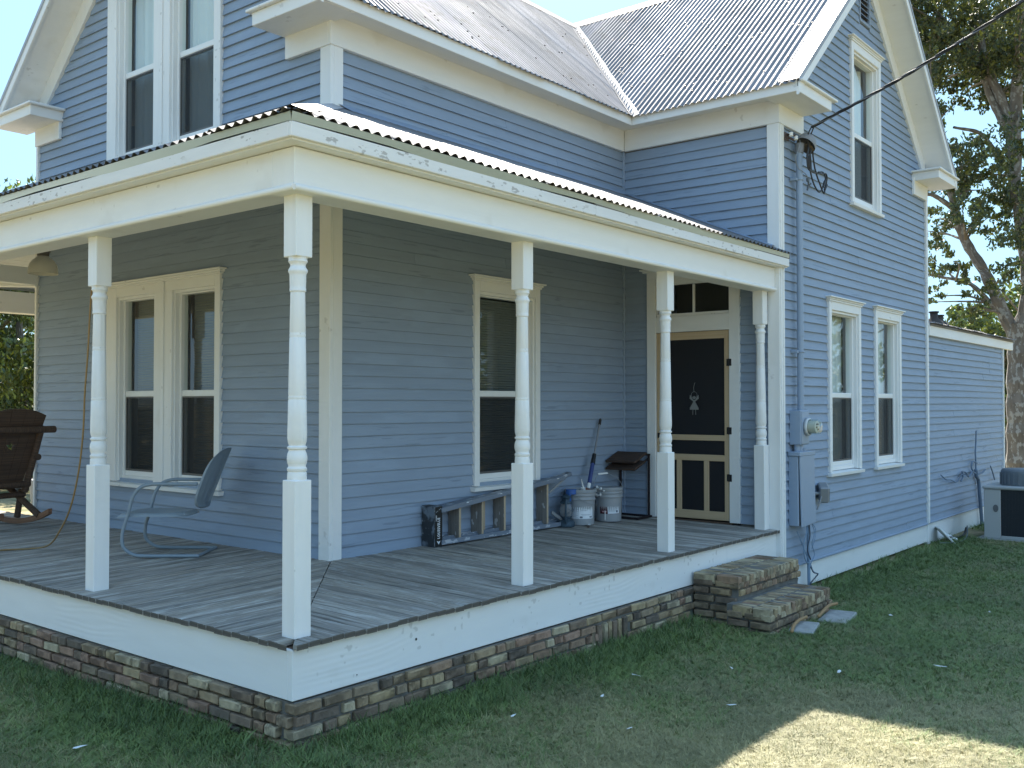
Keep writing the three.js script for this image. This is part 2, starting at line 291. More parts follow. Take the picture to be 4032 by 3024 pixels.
const cut = (a, b, holes) => { let l = [[a, b]]; for (const [p, q] of holes) l = l.flatMap(([x, y]) => (q <= x || p >= y ? [[x, y]] : [[x, p], [q, y]].filter(([m, n]) => n - m > 0.015))); return l; };

/* ---------- windows ---------- */
// s0..s1: outside of the casings; yb: underside of the sill; lights: sash openings; back: what hangs behind
function makeWindow(key, s0, s1, yb, yt, lights, back) {
  const m = walls[key].M, L = new MB().at(m), C = new MB().at(m), S = new MB().at(m), H = new MB().at(m);
  const gl0 = yb + 0.15, gl1 = yt - 0.19, mid = gl0 + (gl1 - gl0) * 0.435, o = (yb < 2 ? 0.145 : 0.145);
  const sash = [];
  C.box(s0, yb + 0.045, -0.02, lights[0][0] - 0.055, yt - 0.055, 0.030, 0.004);
  C.box(lights[lights.length - 1][1] + 0.055, yb + 0.045, -0.02, s1, yt - 0.055, 0.030, 0.004);
  C.box(lights[0][0] - 0.055, yt - 0.15, -0.02, lights[lights.length - 1][1] + 0.055, yt - 0.055, 0.0295, 0.004);
  for (let i = 0; i + 1 < lights.length; i++) {
    const a = lights[i][1] + 0.055, b = lights[i + 1][0] - 0.055;
    C.box(a, yb + 0.045, -0.02, b, yt - 0.15, 0.030, 0.004); C.box((a + b) / 2 - 0.028, yb + 0.05, 0.0301, (a + b) / 2 + 0.028, yt - 0.06, 0.040, 0.004);
  }
  // head cap: three stepped mouldings
  H.box(s0 - 0.012, yt - 0.056, -0.02, s1 + 0.012, yt - 0.036, 0.042, 0.004); H.box(s0 - 0.03, yt - 0.0358, -0.02, s1 + 0.03, yt - 0.016, 0.052, 0.006); H.box(s0 - 0.052, yt - 0.0158, -0.02, s1 + 0.052, yt, 0.072, 0.004);
  // sill with a sloping nose
  const sl = (a, b) => { const y = yb; S.quad(V(a, y, 0.05), V(b, y, 0.05), V(b, y + 0.032, 0.055), V(a, y + 0.032, 0.055)); S.quad(V(a, y + 0.032, 0.055), V(b, y + 0.032, 0.055), V(b, y + 0.052, -0.09), V(a, y + 0.052, -0.09)); S.quad(V(a, y, -0.02), V(b, y, -0.02), V(b, y, 0.05), V(a, y, 0.05)); S.quad(V(a, y, -0.02), V(a, y, 0.05), V(a, y + 0.032, 0.055), V(a, y + 0.045, -0.02)); S.quad(V(b, y, 0.05), V(b, y, -0.02), V(b, y + 0.045, -0.02), V(b, y + 0.032, 0.055)); };
  sl(s0 - 0.03, s1 + 0.03);
  for (const [a, b] of lights) {
    // jambs that go back into the wall, stops, and vinyl sash frames
    L.box(a - 0.055, yb + 0.05, -0.13, a - 0.030, yt - 0.15, 0.006, 0.003); L.box(b + 0.030, yb + 0.05, -0.13, b + 0.055, yt - 0.15, 0.006, 0.003); L.box(a - 0.030, yt - 0.178, -0.13, b + 0.030, yt - 0.15, 0.006, 0.003);
    L.box(a - 0.030, yb + 0.052, -0.13, b + 0.030, gl0 - 0.05, -0.030, 0.004);
    L.box(a - 0.030, gl0 - 0.05, -0.11, a, gl1 + 0.03, -0.035, 0.004); L.box(b, gl0 - 0.05, -0.11, b + 0.030, gl1 + 0.03, -0.035, 0.004);
    L.box(a, gl1, -0.10, b, gl1 + 0.03, -0.035, 0.004); L.box(a, gl0 - 0.05, -0.115, b, gl0, -0.045, 0.004);
    L.box(a, mid, -0.115, b, mid + 0.058, -0.05, 0.005);
    // darker screen frame in the lower half
    sash.push([a, b]);
  }
  const w = L.build('window', M.vinyl, house);
  C.build('casing', M.white, w); H.build('head_cap', M.white, w); S.build('sill', M.white, w);
  for (const [a, b] of sash) {
    for (const [y, t, d] of [[gl0, mid, -0.092], [mid + 0.058, gl1, -0.072]]) {
      const p = new MB().at(m); p.quad(V(a, y, d), V(b, y, d), V(b, t, d), V(a, t, d)); p.build('pane', M.pane, w);
    }
    const f = new MB().at(m); f.box(a, gl0, -0.06, a + 0.016, mid, -0.052); f.box(b - 0.016, gl0, -0.06, b, mid, -0.052); f.box(a + 0.016, gl0, -0.06, b - 0.016, gl0 + 0.02, -0.052); f.box(a + 0.016, mid - 0.014, -0.06, b - 0.016, mid, -0.052);
    f.build('screen_frame', std({ color: lin(0.10, 0.095, 0.09), roughness: 0.5 }), w);
    const sc = new MB().at(m); sc.quad(V(a + 0.016, gl0 + 0.02, -0.056), V(b - 0.016, gl0 + 0.02, -0.056), V(b - 0.016, mid - 0.014, -0.056), V(a + 0.016, mid - 0.014, -0.056)); sc.build('insect_screen', M.screen, w);
    if (back === 'curtain' || back === 'side') {
      const cu = new MB().at(m), a2 = back === 'side' ? mix(a, b, 0.62) : a - 0.045, N = 36, B = b + 0.06;
      for (let i = 0; i < N; i++) { const q = (j) => { const s = mix(a2, B, j / N); return [s, -0.20 + 0.018 * Math.sin(s * 62 + Math.sin(s * 17) * 2) + 0.01 * Math.sin(s * 23)]; }; const [x0, d0] = q(i), [x1, d1] = q(i + 1); cu.quad(V(x0, gl0 - 0.02, d0), V(x1, gl0 - 0.02, d1), V(x1, gl1 + 0.02, d1), V(x0, gl1 + 0.02, d0)); }
      cu.build('curtain', M.curtain, w);
    }
    if (back === 'blind') {
      const bl = new MB().at(m); for (let y = gl0; y < gl1; y += 0.024) bl.quad(V(a, y, -0.185), V(b, y, -0.185), V(b, y + 0.019, -0.171), V(a, y + 0.019, -0.171)); bl.build('blind', M.blind, w);
    }
  }
  return [s0 + 0.02, yb + 0.03, s1 - 0.02, yt - 0.03];
}
const oneLight = (a, b) => [[a + 0.145, b - 0.145]];
const holesW = [makeWindow('west', -5.235, -3.285, 0.465, 2.49, [[-4.985, -4.405], [-3.99, -3.42]], 'blind'), makeWindow('west', -5.26, -3.30, 3.66, 5.72, [[-5.03, -4.45], [-4.06, -3.46]], 'curtain')];
const holesS = [makeWindow('south', 3.53, 4.53, 0.465, 2.485, [[3.655, 4.405]], 'blind')];
const holesG = [makeWindow('gable', 7.43, 8.43, 0.465, 2.49, oneLight(7.41, 8.45), 'side'), makeWindow('gable', 8.95, 9.93, 0.465, 2.50, oneLight(8.93, 9.95), 'side'), makeWindow('gable', 8.18, 9.20, 3.63, 5.655, oneLight(8.16, 9.22), 'side')];
const doorHole = [-1.505, -0.02, -0.405, 2.74];

const roofAt = (dist) => EY + SL * (dist + OV);          // top of the roof over a point that far inside the wall line
const wW = sheath('west', [[ZN, -0.3], [ZR, -0.3], [ZR, roofAt(0) - 0.1], [CZ, RY - 0.1], [ZN, roofAt(0) - 0.1]], holesW);
const wS = sheath('south', [[XL, -0.3], [XD, -0.3], [XD, 4.6], [XL, 4.6]], holesS);
const wD = sheath('door', [[ZR, -0.3], [ZS, -0.3], [ZS, 4.6], [ZR, 4.6]], [doorHole]);
const wG = sheath('gable', [[XD, -0.66], [XE, -0.66], [XE, roofAt(0) - 0.1], [CX, RY - 0.1], [XD, roofAt(0) - 0.1]], [...holesG, [8.54, 5.98, 8.86, 6.45]]);
const wLn = sheath('lean', [[XE + 0.04, -0.6], [XLE, -0.6], [XLE, 2.30], [XE + 0.04, 2.30]], []);

const wide = (h, y) => h.filter((q) => y > q[1] - 0.01 && y < q[3] + 0.01).map((q) => [q[0], q[2]]);
const GW = 0.11;                                        // corner board width
const rakeIn = (y, a, b) => { const d = Math.max(0, (y - (roofAt(0) - 0.30)) / SL); return [a + d, b - d]; };
clapboards('west', wW, 0.03, 6.63, (y) => { const [a, b] = rakeIn(y, ZN + 0.03, ZR); const [p, q] = y > 4.36 ? [a, b] : [ZN + 0.03, ZR - GW]; return q - p < 0.2 ? [] : cut(p, Math.min(q, ZR - GW), [...wide(holesW, y)]); }, 101);
clapboards('south', wS, 0.03, 3.18, (y) => cut(XL + GW, XD - 0.02, wide(holesS, y)), 201, 0.8);
clapboards('south', wS, 3.55, 4.14, () => [[XL + GW, XD - 0.02]], 202, 3.2);
clapboards('door', wD, 0.03, 2.74, (y) => cut(ZR + 0.02, ZS - GW, wide([doorHole], y)), 301, 0.8);
clapboards('door', wD, 2.74, 4.14, () => [[ZR + 0.02, ZS - GW]], 302, 2.2);
clapboards('gable', wG, -0.40, 6.68, (y) => { const [a, b] = rakeIn(y, XD + 0.01, XE - 0.01); return b - a < 0.15 ? [] : cut(Math.max(a, XD + GW), Math.min(b, XE - 0.04), [...wide(holesG, y), ...wide([[8.52, 5.96, 8.88, 6.47]], y)]); }, 401, 2);
clapboards('lean', wLn, -0.39, 2.27, () => [[XE + 0.035, XLE - 0.03]], 501, 2);
{
  const order = [...allBoards].sort((p, q) => q[2] - p[2]), keep = new Set(order.slice(0, 300)), rest = [];
  for (const e of allBoards) keep.has(e) ? mesh('clapboard', e[0], M.siding, e[1]) : rest.push(e[0]);
  mesh('clapboards', mergeGeometries(rest), M.siding, house).userData = { kind: 'stuff' };
}
// the far sides, plain boards on one wall each
{
  const b = new MB(); b.box(XD + 0.02, -0.6, ZB, XD + 0.12, 4.6, ZN); b.box(XD + 0.13, -0.6, ZB, XE - 0.13, 5.2, ZB + 0.1); b.box(XE - 0.12, -0.6, ZB, XE - 0.02, 4.6, ZS - 0.125); b.box(XL + 0.125, -0.3, ZN + 0.02, XD, 4.6, ZN + 0.12);
  b.box(XE, -0.6, -4.2, XLE, 2.7, -4.1); b.box(XLE - 0.1, -0.6, -4.1, XLE - 0.001, 2.3, ZS - 0.125);
  b.build('wall', M.siding, house);
  const f = new MB(); f.box(XL + 0.13, -0.12, ZN + 0.13, XD + 0.01, -0.02, ZR - 0.13); f.box(XD + 0.125, -0.12, ZB + 0.11, XE - 0.125, -0.021, ZS - 0.13); f.box(XL + 0.13, 2.85, ZN + 0.13, XD + 0.01, 3.0, ZR - 0.13); f.box(XD + 0.125, 2.85, ZB + 0.11, XE - 0.125, 2.999, ZS - 0.13);
  f.build('floor', M.inside, house);
  const g = new MB(); g.box(XD + 0.001, -0.02, ZN + 0.13, XD + 0.119, 4.6, ZR - 0.13); g.build('wall', M.inside, house);
}

/* ---------- trim on the walls ---------- */
function trim(name, mat, fn, parent = house) { const b = new MB(); fn(b); return b.build(name, mat, parent); }
const c4 = 0.004;
trim('corner_board', M.white, (b) => { b.box(XL - 0.022, 0.02, ZR - GW, XL + 0.012, 4.15, ZR + 0.022, c4); b.box(XL + 0.0121, 0.02, ZR - 0.012, XL + GW, 4.15, ZR + 0.0218, c4); });
trim('corner_board', M.white, (b) => { b.box(XD - 0.022, 2.6, ZS - GW, XD + 0.012, 4.15, ZS + 0.022, c4); b.box(XD - 0.022, -0.31, ZS - GW, XD + 0.012, 2.6, ZS + 0.0222, c4); b.box(XD + 0.0121, -0.31, ZS - 0.012, XD + GW, 4.15, ZS + 0.0218, c4); b.box(XD + 0.058, -0.31, ZS + 0.0219, XD + 0.074, 4.14, ZS + 0.028, 0.003); b.box(XD - 0.0045, -0.31, ZS + 0.0224, XD + 0.012, 4.14, ZS + 0.030, 0.003); });
trim('corner_board', M.white, (b) => b.box(XE - 0.035, -0.40, ZS - 0.01, XE + 0.03, 4.15, ZS + 0.030, c4));
trim('corner_board', M.white, (b) => b.box(XLE - 0.035, -0.40, ZS - 0.05, XLE + 0.012, 2.27, ZS + 0.026, c4));
trim('corner_board', M.white, (b) => b.box(XL - 0.026, 0.02, ZN - 0.012, XL + 0.06, 4.15, ZN + 0.028, c4));
trim('inner_corner_strip', M.siding, (b) => b.box(XD - 0.022, 0.03, ZR - 0.01, XD + 0.004, 4.147, ZR + 0.022, c4));
const FY0 = 4.147, FY1 = 4.388;
trim('frieze', M.white, (b) => { b.box(XL - 0.032, FY0, ZR - 0.01, XD - 0.03, FY1, ZR + 0.032, c4); b.box(XL - 0.0318, FY0, ZR - 0.55, XL + 0.005, FY1, ZR - 0.0101, c4); });
trim('frieze', M.white, (b) => { b.box(XD - 0.032, FY0, ZR + 0.0325, XD + 0.01, FY1, ZS + 0.032, c4); b.box(XD + 0.0101, FY0, ZS - 0.005, XD + 0.60, FY1, ZS + 0.0318, c4); });
trim('frieze', M.white, (b) => b.box(XE - 0.58, FY0, ZS - 0.005, XE + 0.03, FY1, ZS + 0.032, c4));
trim('frieze', M.white, (b) => b.box(XL - 0.032, FY0, ZN - 0.03, XL + 0.005, FY1, ZN + 0.52, c4));
// boxed eaves, with level returns round each gable foot
trim('soffit', M.white, (b) => b.box(XL - OR + 0.02, FY1 - 0.004, ZR - 0.02, XD - OV + 0.01, FY1 + 0.014, ZR + OV - 0.018));
trim('soffit', M.white, (b) => b.box(XD - OV + 0.0105, FY1 - 0.003, ZR + 0.02, XD + 0.02, FY1 + 0.0145, ZS + OR - 0.02));
trim('fascia', M.white, (b) => b.box(XL - OR + 0.01, FY1 - 0.05, ZR + OV - 0.018, XD - OV + 0.002, EY + 0.005, ZR + OV + 0.004, c4));
trim('fascia', M.white, (b) => b.box(XD - OV - 0.004, FY1 - 0.05, ZR + OV + 0.0045, XD - OV + 0.018, EY + 0.005, ZS + OR - 0.012, c4));
function cornerReturn(fn) { trim('cornice_return', M.white, fn); }
cornerReturn((b) => { const a = XL - OR; b.box(a, FY1 - 0.052, ZR - 0.565, XL + 0.01, FY1 + 0.055, ZR + OV - 0.02, c4); b.box(a - 0.035, FY1 + 0.056, ZR - 0.61, XL + 0.01, FY1 + 0.082, ZR + OV - 0.03, 0.006); });
cornerReturn((b) => { const a = XL - OR; b.box(a, FY1 - 0.052, ZN - OV, XL + 0.01, FY1 + 0.055, ZN + 0.545, c4); b.box(a - 0.035, FY1 + 0.056, ZN - OV + 0.04, XL + 0.01, FY1 + 0.082, ZN + 0.59, 0.006); });
cornerReturn((b) => { const a = ZS + OR; b.box(XD - OV + 0.02, FY1 - 0.052, ZS - 0.01, XD + 0.565, FY1 + 0.055, a, c4); b.box(XD - OV + 0.03, FY1 + 0.056, ZS - 0.01, XD + 0.66, FY1 + 0.082, a + 0.035, 0.006); });
cornerReturn((b) => { const a = ZS + OR; b.box(XE - 0.565, FY1 - 0.052, ZS - 0.01, XE + OV, FY1 + 0.055, a, c4); b.box(XE - 0.61, FY1 + 0.056, ZS - 0.01, XE + OV + 0.03, FY1 + 0.082, a + 0.035, 0.006); });
// rakes: soffit, barge board, and a frieze board on the wall below
function rake(mid, half, along) {                        // along(t, y, d): t from the ridge line, d outwards from the wall
  const f = new MB(), s = new MB(), w = new MB(), H = half + OV;
  for (const k of [-1, 1]) {
    const P = (t, y, d) => along(mid + k * t, y, d), q = (b, a, c, d, e) => (k < 0 ? b.quad(a, c, d, e) : b.quad(e, d, c, a));
    const ry = (t) => RY - SL * t;
    const slab = (b, t0, t1, u0, u1, d0, d1) => {         // u: depth below the roof top
      const A = (t, u, d) => P(t, ry(t) - u, d);
      const v = [A(t0, u1, d0), A(t1, u1, d0), A(t1, u1, d1), A(t0, u1, d1), A(t0, u0, d0), A(t1, u0, d0), A(t1, u0, d1), A(t0, u0, d1)];
      q(b, v[3], v[7], v[6], v[2]); q(b, v[0], v[3], v[2], v[1]); q(b, v[4], v[0], v[1], v[5]); q(b, v[4], v[5], v[6], v[7]); q(b, v[1], v[2], v[6], v[5]);
    };
    slab(f, 0, H, 0.012, 0.135, OR - 0.02, OR + 0.004); slab(s, 0, H - 0.02, 0.085, 0.105, 0.0, OR - 0.0202); slab(w, 0, half - 0.06, 0.106, 0.345, -0.01, 0.026);
  }
  s.build('rake_soffit', M.white, house); f.build('barge_board', M.white, house); w.build('rake_frieze', M.white, house);
}
rake(CX, CX - XD, (t, y, d) => V(t, y, ZS + d));
rake(CZ, CZ - ZN, (t, y, d) => V(XL - d, y, -t + 2 * CZ));
// louvred vent in the big gable
{
  const m = walls.gable.M, f = new MB().at(m);
  f.box(8.515, 5.94, -0.02, 8.545, 6.48, 0.012, 0.003); f.box(8.855, 5.94, -0.02, 8.885, 6.48, 0.012, 0.003); f.box(8.545, 5.94, -0.02, 8.855, 5.968, 0.012, 0.003); f.box(8.545, 6.452, -0.02, 8.855, 6.48, 0.012, 0.003);
  const v = f.build('gable_vent', M.siding, house);
  for (let i = 0; i < 7; i++) { const y = 5.985 + i * 0.066, s = new MB().at(m); s.quad(V(8.545, y, 0.004), V(8.855, y, 0.004), V(8.855, y + 0.05, -0.06), V(8.545, y + 0.05, -0.06)); s.quad(V(8.545, y - 0.008, 0.004), V(8.855, y - 0.008, 0.004), V(8.855, y, 0.004), V(8.545, y, 0.004)); s.quad(V(8.545, y + 0.042, -0.06), V(8.855, y + 0.042, -0.06), V(8.855, y - 0.008, 0.004), V(8.545, y - 0.008, 0.004)); s.build('slat', M.bluePaint, v); }
  trim('vent_backing', M.black, (b) => b.at(m).box(8.53, 5.95, -0.16, 8.87, 6.47, -0.13), v);
}
// skirting below the side walls, with a ledge on top
trim('skirt_board', M.white, (b) => { b.box(XD + GW, -0.66, ZS - 0.06, XE - 0.02, -0.405, ZS - 0.006, 0.003); b.box(XE + 0.02, -0.78, ZS - 0.06, XLE, -0.395, ZS - 0.008, 0.003); b.box(XE - 0.019, -0.68, ZS - 0.04, XE + 0.019, -0.405, ZS + 0.012, 0.003); });
trim('water_table', M.bluePaint, (b) => { b.box(XD + GW + 0.002, -0.418, ZS - 0.05, XE - 0.036, -0.394, ZS + 0.024, 0.005); b.box(XE + 0.032, -0.408, ZS - 0.05, XLE - 0.036, -0.386, ZS + 0.022, 0.005); });

/* ---------- corrugated roofs ---------- */
// col(c) -> [bottom point, top point] of the line at c across the sheets; the profile is raised along n
function sheets(parent, c0, c1, col, n, mats, seed, amp = 0.0095, wave = 0.076) {
  const R = rng(seed), wdt = wave * 9; let c = c0, i = 0;
  while (c < c1 - 1e-4) {
    const e = Math.min(c1, c + wdt), steps = Math.max(2, Math.round(((e - c) / wave) * 8)), b = new MB(), lift = (i % 2) * 0.004 + R() * 0.002, skew = (R() - 0.5) * 0.012, uo = R() * 5, vo = R() * 5, pull = (R() - 0.3) * 0.035;
    const pts = [];
    for (let j = 0; j <= steps; j++) {
      const s = mix(c, e + (e < c1 ? 0.02 : 0), j / steps), [A, B] = col(Math.min(s, c1)), h = amp * Math.cos((2 * Math.PI * s) / wave) + amp + 0.004 + lift;
      const dir = B.clone().sub(A), L = dir.length(); if (L < 0.01) { pts.push(null); continue; }
      dir.multiplyScalar(1 / L);
      const down = A.clone().addScaledVector(dir, -pull + skew * (j / steps)), k = 3, line = [];
      for (let q = 0; q <= k; q++) line.push(down.clone().lerp(B, q / k).addScaledVector(n, h + (q > 0 && q < k ? 0.004 * (pn(s * 1.7, q * 3.3, 64, 64, seed) - 0.5) : 0)));
      pts.push({ line, L, s });
    }
    b.off(uo, vo);
    for (let j = 0; j < steps; j++) {
      const p = pts[j], q = pts[j + 1]; if (!p || !q) continue;
      for (let k = 0; k < 3; k++) { const t = (r, w) => [r.s, (r.L * w) / 3]; b.tri(p.line[k], q.line[k], q.line[k + 1], t(p, k), t(q, k), t(q, k + 1)); b.tri(p.line[k], q.line[k + 1], p.line[k + 1], t(p, k), t(q, k + 1), t(p, k + 1)); }
    }
    if (b.p.length) { let g = mergeVertices(deleteNormals(b.geo()), 1e-5); g.computeVertexNormals(); mesh('roof_sheet', g, mats[Math.floor(R() * mats.length)], parent); }
    c = e; i++;
  }
}
function deleteNormals2(g) { g.computeVertexNormals(); return g; }
function deleteNormals(g) { g.deleteAttribute('normal'); return g; }
const zeA = ZR + OV, xeC = XD - OV, xRake = XL - OR, zRake = ZS + OR;   // eave lines and rake edges
const yA = (z) => EY + SL * (zeA - z), yC = (x) => EY + SL * (x - xeC);
const nA = V(0, 1, SL).normalize(), nC = V(-SL, 1, 0).normalize(), nD = V(SL, 1, 0).normalize(), nN = V(0, 1, -SL).normalize();
// boarding under the metal carries the sheets
const roof = trim('roof', M.inside, (b) => {
  const T = 0.05, lay = (p) => { const q = p.map((v) => v.clone().setY(v.y - T)); for (let i = 1; i + 1 < p.length; i++) { b.tri(p[0], p[i], p[i + 1], [0, 0], [1, 0], [1, 1]); b.tri(q[0], q[i + 1], q[i], [0, 0], [1, 0], [1, 1]); } for (let i = 0; i < p.length; i++) { const j = (i + 1) % p.length; b.quad(q[i], q[j], p[j], p[i]); } };
  const S = (v) => v.setY(v.y - 0.004);
  lay([V(xRake + 0.004, EY, zeA), V(xeC, EY, zeA), V(CX, RY, CZ), V(xRake + 0.004, RY, CZ)].map(S));
  lay([V(xRake + 0.004, RY, CZ), V(CX, RY, CZ), V(xeC, EY, ZN - OV), V(xRake + 0.004, EY, ZN - OV)].map(S));
  lay([V(xeC, EY, zeA), V(xeC, EY, zRake - 0.004), V(CX, RY, zRake - 0.004), V(CX, RY, CZ)].map(S));
  lay([V(CX, RY, CZ), V(CX, RY, ZB - 0.3), V(xeC, EY, ZB - 0.3), V(xeC, EY, ZN - OV)].map(S));
  lay([V(CX, RY, ZB - 0.3), V(CX, RY, zRake - 0.004), V(XE + OV, EY, zRake - 0.004), V(XE + OV, EY, ZB - 0.3)].map(S));
}, house);
sheets(roof, xRake, CX - 0.02, (x) => { const z0 = x < xeC ? zeA + 0.025 : zeA - (x - xeC); return [V(x, yA(z0), z0), V(x, RY, CZ)]; }, nA, galvs, 601);
sheets(roof, CZ + 0.02, zRake, (z) => { const x0 = z > zeA ? xeC - 0.025 : xeC + (zeA - z); return [V(x0, yC(x0), z), V(CX, RY, z)]; }, nC, galvs, 602);
sheets(roof, xRake, xeC, (x) => [V(x, RY, CZ), V(x, EY, ZN - OV)], nN, galvs, 603);
sheets(roof, ZB - 0.3, zRake, (z) => [V(CX, RY, z), V(XE + OV, EY, z)], nD, galvs, 604);
trim('valley_flashing', M.valley, (b) => {
  const R = rng(61); for (let i = 0; i < 26; i++) {
    const at = (t, o, n) => { const f = t / 26, x = mix(xeC - 0.03, CX - 0.05, f), z = zeA + 0.03 - (x - (xeC - 0.03)); return n ? V(x - o, yA(z), z).addScaledVector(nA, 0.03) : V(x, yC(x), z + o).addScaledVector(nC, 0.03); };
    const w0 = 0.085 + 0.02 * pn(i * 0.4, 1, 64, 64, 5), w1 = 0.085 + 0.02 * pn((i + 1) * 0.4, 1, 64, 64, 5), mid = (t) => at(t, 0, true).lerp(at(t, 0, false), 0.5).add(V(0, -0.02, 0));
    b.quad(at(i, w0, true), mid(i), mid(i + 1), at(i + 1, w1, true)); b.quad(mid(i), at(i, w0, false), at(i + 1, w1, false), mid(i + 1));
  }
}, roof);
trim('ridge_cap', galvs[1], (b) => { const w = 0.13; const cap = (a, c, n1, n2, s1, s2) => { const r = (p, n, s) => p.clone().add(s).addScaledVector(n, 0.026); const t = (p) => p.clone().add(V(0, 0.045, 0)); b.quad(r(a, n1, s1), r(c, n1, s1), t(c), t(a)); b.quad(t(a), t(c), r(c, n2, s2), r(a, n2, s2)); };
  cap(V(xRake, RY, CZ), V(CX, RY, CZ), nA, nN, V(0, -SL * w, w), V(0, -SL * w, -w)); cap(V(CX, RY, CZ), V(CX, RY, zRake), nC, nD, V(-w, -SL * w, 0), V(w, -SL * w, 0)); }, roof);
trim('rake_flashing', M.flashing, (b) => {
  for (const [n, x0, x1] of [[nC, xeC, CX], [nD, XE + OV, CX]]) { const y = (x) => RY - SL * Math.abs(CX - x), P = (x, z, h) => V(x, y(x), z).addScaledVector(n, h); const q = (...v) => (n === nC ? b.quad(...v) : b.quad(v[1], v[0], v[3], v[2])); q(P(x0, zRake - 0.20, 0.027), P(x0, zRake + 0.010, 0.027), P(x1, zRake + 0.010, 0.027), P(x1, zRake - 0.20, 0.027)); q(P(x0, zRake + 0.010, -0.02), P(x1, zRake + 0.010, -0.02), P(x1, zRake + 0.010, 0.027), P(x0, zRake + 0.010, 0.027)); }
}, roof);
trim('rake_flashing', M.flashing, (b) => {
  const y = (z) => RY - SL * Math.abs(CZ - z), xo = xRake - 0.010; for (const [n, z0] of [[nA, zeA], [nN, ZN - OV]]) { const P = (x, z, h) => V(x, y(z), z).addScaledVector(n, h); b.quad(P(xo, z0, 0.027), P(xo + 0.2, z0, 0.027), P(xo + 0.2, CZ, 0.027), P(xo, CZ, 0.027)); b.quad(P(xo, z0, -0.02), P(xo, z0, 0.027), P(xo, CZ, 0.027), P(xo, CZ, -0.02)); }
}, roof);
{ // roofing nails: many small heads in loose rows
  const g = new THREE.CylinderGeometry(0.009, 0.010, 0.009, 7), R = rng(66), list = [];
  for (let i = 0; i < 110; i++) { const u = R(), v = Math.floor(R() * 4) / 4 + 0.12 + (R() - 0.5) * 0.10; { const z = zRake - u * (zRake - CZ), x0 = z > zeA ? xeC : xeC + zeA - z, x = mix(x0, CX, v); list.push([V(x, yC(x), z).addScaledVector(nC, 0.026), nC]); } { const x = xRake + u * (CX - xRake), z0 = x < xeC ? zeA : zeA - (x - xeC), z = mix(z0, CZ, v); list.push([V(x, yA(z), z).addScaledVector(nA, 0.026), nA]); } }
  const b = new MB(); for (const [p, n] of list) b.add(g, new THREE.Matrix4().compose(p, new THREE.Quaternion().setFromUnitVectors(V(0, 1, 0), n), V(1, 1, 1)));
  b.build('roofing_nails', M.screw, roof).userData = { kind: 'stuff' };
}

/* ---------- porch ---------- */
const PW = 1.83, PE = 0.11, PY0 = 2.80, PSL = (3.645 - PY0) / (PW + PE), ZF = ZN - PW;   // roof overhang, eave height, pitch; ZF: far outer line
const py = (d) => PY0 + PSL * (d + PE);                  // roof height d metres inside the floor edge
const porchRoof = trim('porch_roof', M.inside, (b) => {
  const T = 0.04, lay = (p) => { const q = p.map((v) => v.clone().setY(v.y - T)); for (let i = 1; i + 1 < p.length; i++) { b.tri(p[0], p[i], p[i + 1], [0, 0], [1, 0], [1, 1]); b.tri(q[0], q[i + 1], q[i], [0, 0], [1, 0], [1, 1]); } for (let i = 0; i < p.length; i++) { const j = (i + 1) % p.length; b.quad(q[i], q[j], p[j], p[i]); } };
  const yo = PY0 - 0.004, yi = py(PW) - 0.004, e = PE;
  lay([V(-e, yo, e), V(XD + 0.1, yo, e), V(XD + 0.1, py(0.0) - 0.004, 0.0), V(XD - 0.001, py(0) - 0.004, 0), V(XD - 0.001, yi, -PW), V(PW, yi, -PW)]);
  lay([V(-e, yo, ZF - e), V(-e, yo, e), V(PW, yi, -PW), V(PW, yi, ZF + PW)]);
  lay([V(XD, yo, ZF - e), V(-e, yo, ZF - e), V(PW, yi, ZF + PW), V(XD, yi, ZF + PW)]);
});
const nPS = V(0, 1, PSL).normalize(), nPW = V(-PSL, 1, 0).normalize();
sheets(porchRoof, -PE, XD + 0.12, (x) => { const z1 = x > XD ? -0.0 : -Math.min(PW, x); return [V(x, PY0, PE + 0.01), V(x, py(-z1), z1)]; }, nPS, porchGalvs, 611, 0.0105, 0.082);
sheets(porchRoof, ZF - PE, PE, (z) => { const x1 = Math.min(PW, -z, z - ZF); return [V(-PE - 0.01, PY0, z), V(x1, py(x1), z)]; }, nPW, porchGalvs, 612, 0.0105, 0.082);
trim('hip_flashing', M.flashing, (b) => { const w = 0.12, f = (t, o, n) => { const d = mix(-PE - 0.01, PW, t); return n === nPS ? V(d + o, py(d), -d).addScaledVector(n, 0.03) : V(d, py(d), -d - o).addScaledVector(n, 0.03); }, mid = (t) => { const d = mix(-PE - 0.01, PW, t); return V(d, py(d) + 0.04, -d); };
  for (let i = 0; i < 8; i++) { const s = i / 8, e = (i + 1) / 8; b.quad(mid(s), f(s, w, nPS), f(e, w, nPS), mid(e)); b.quad(f(s, w, nPW), mid(s), mid(e), f(e, w, nPW)); } }, porchRoof);
trim('wall_flashing', M.bluePaint, (b) => { b.quad(V(PW + 0.12, py(PW - 0.09) + 0.03, -PW + 0.09), V(XD, py(PW - 0.09) + 0.03, -PW + 0.09), V(XD, py(PW) + 0.07, -PW + 0.012), V(PW + 0.03, py(PW) + 0.05, -PW + 0.012)); b.quad(V(XD - 0.11, py(0) + 0.035, -0.0), V(XD - 0.012, py(0) + 0.05, -0.0), V(XD - 0.012, py(PW) + 0.05, -PW), V(XD - 0.11, py(PW) + 0.035, -PW)); }, porchRoof);
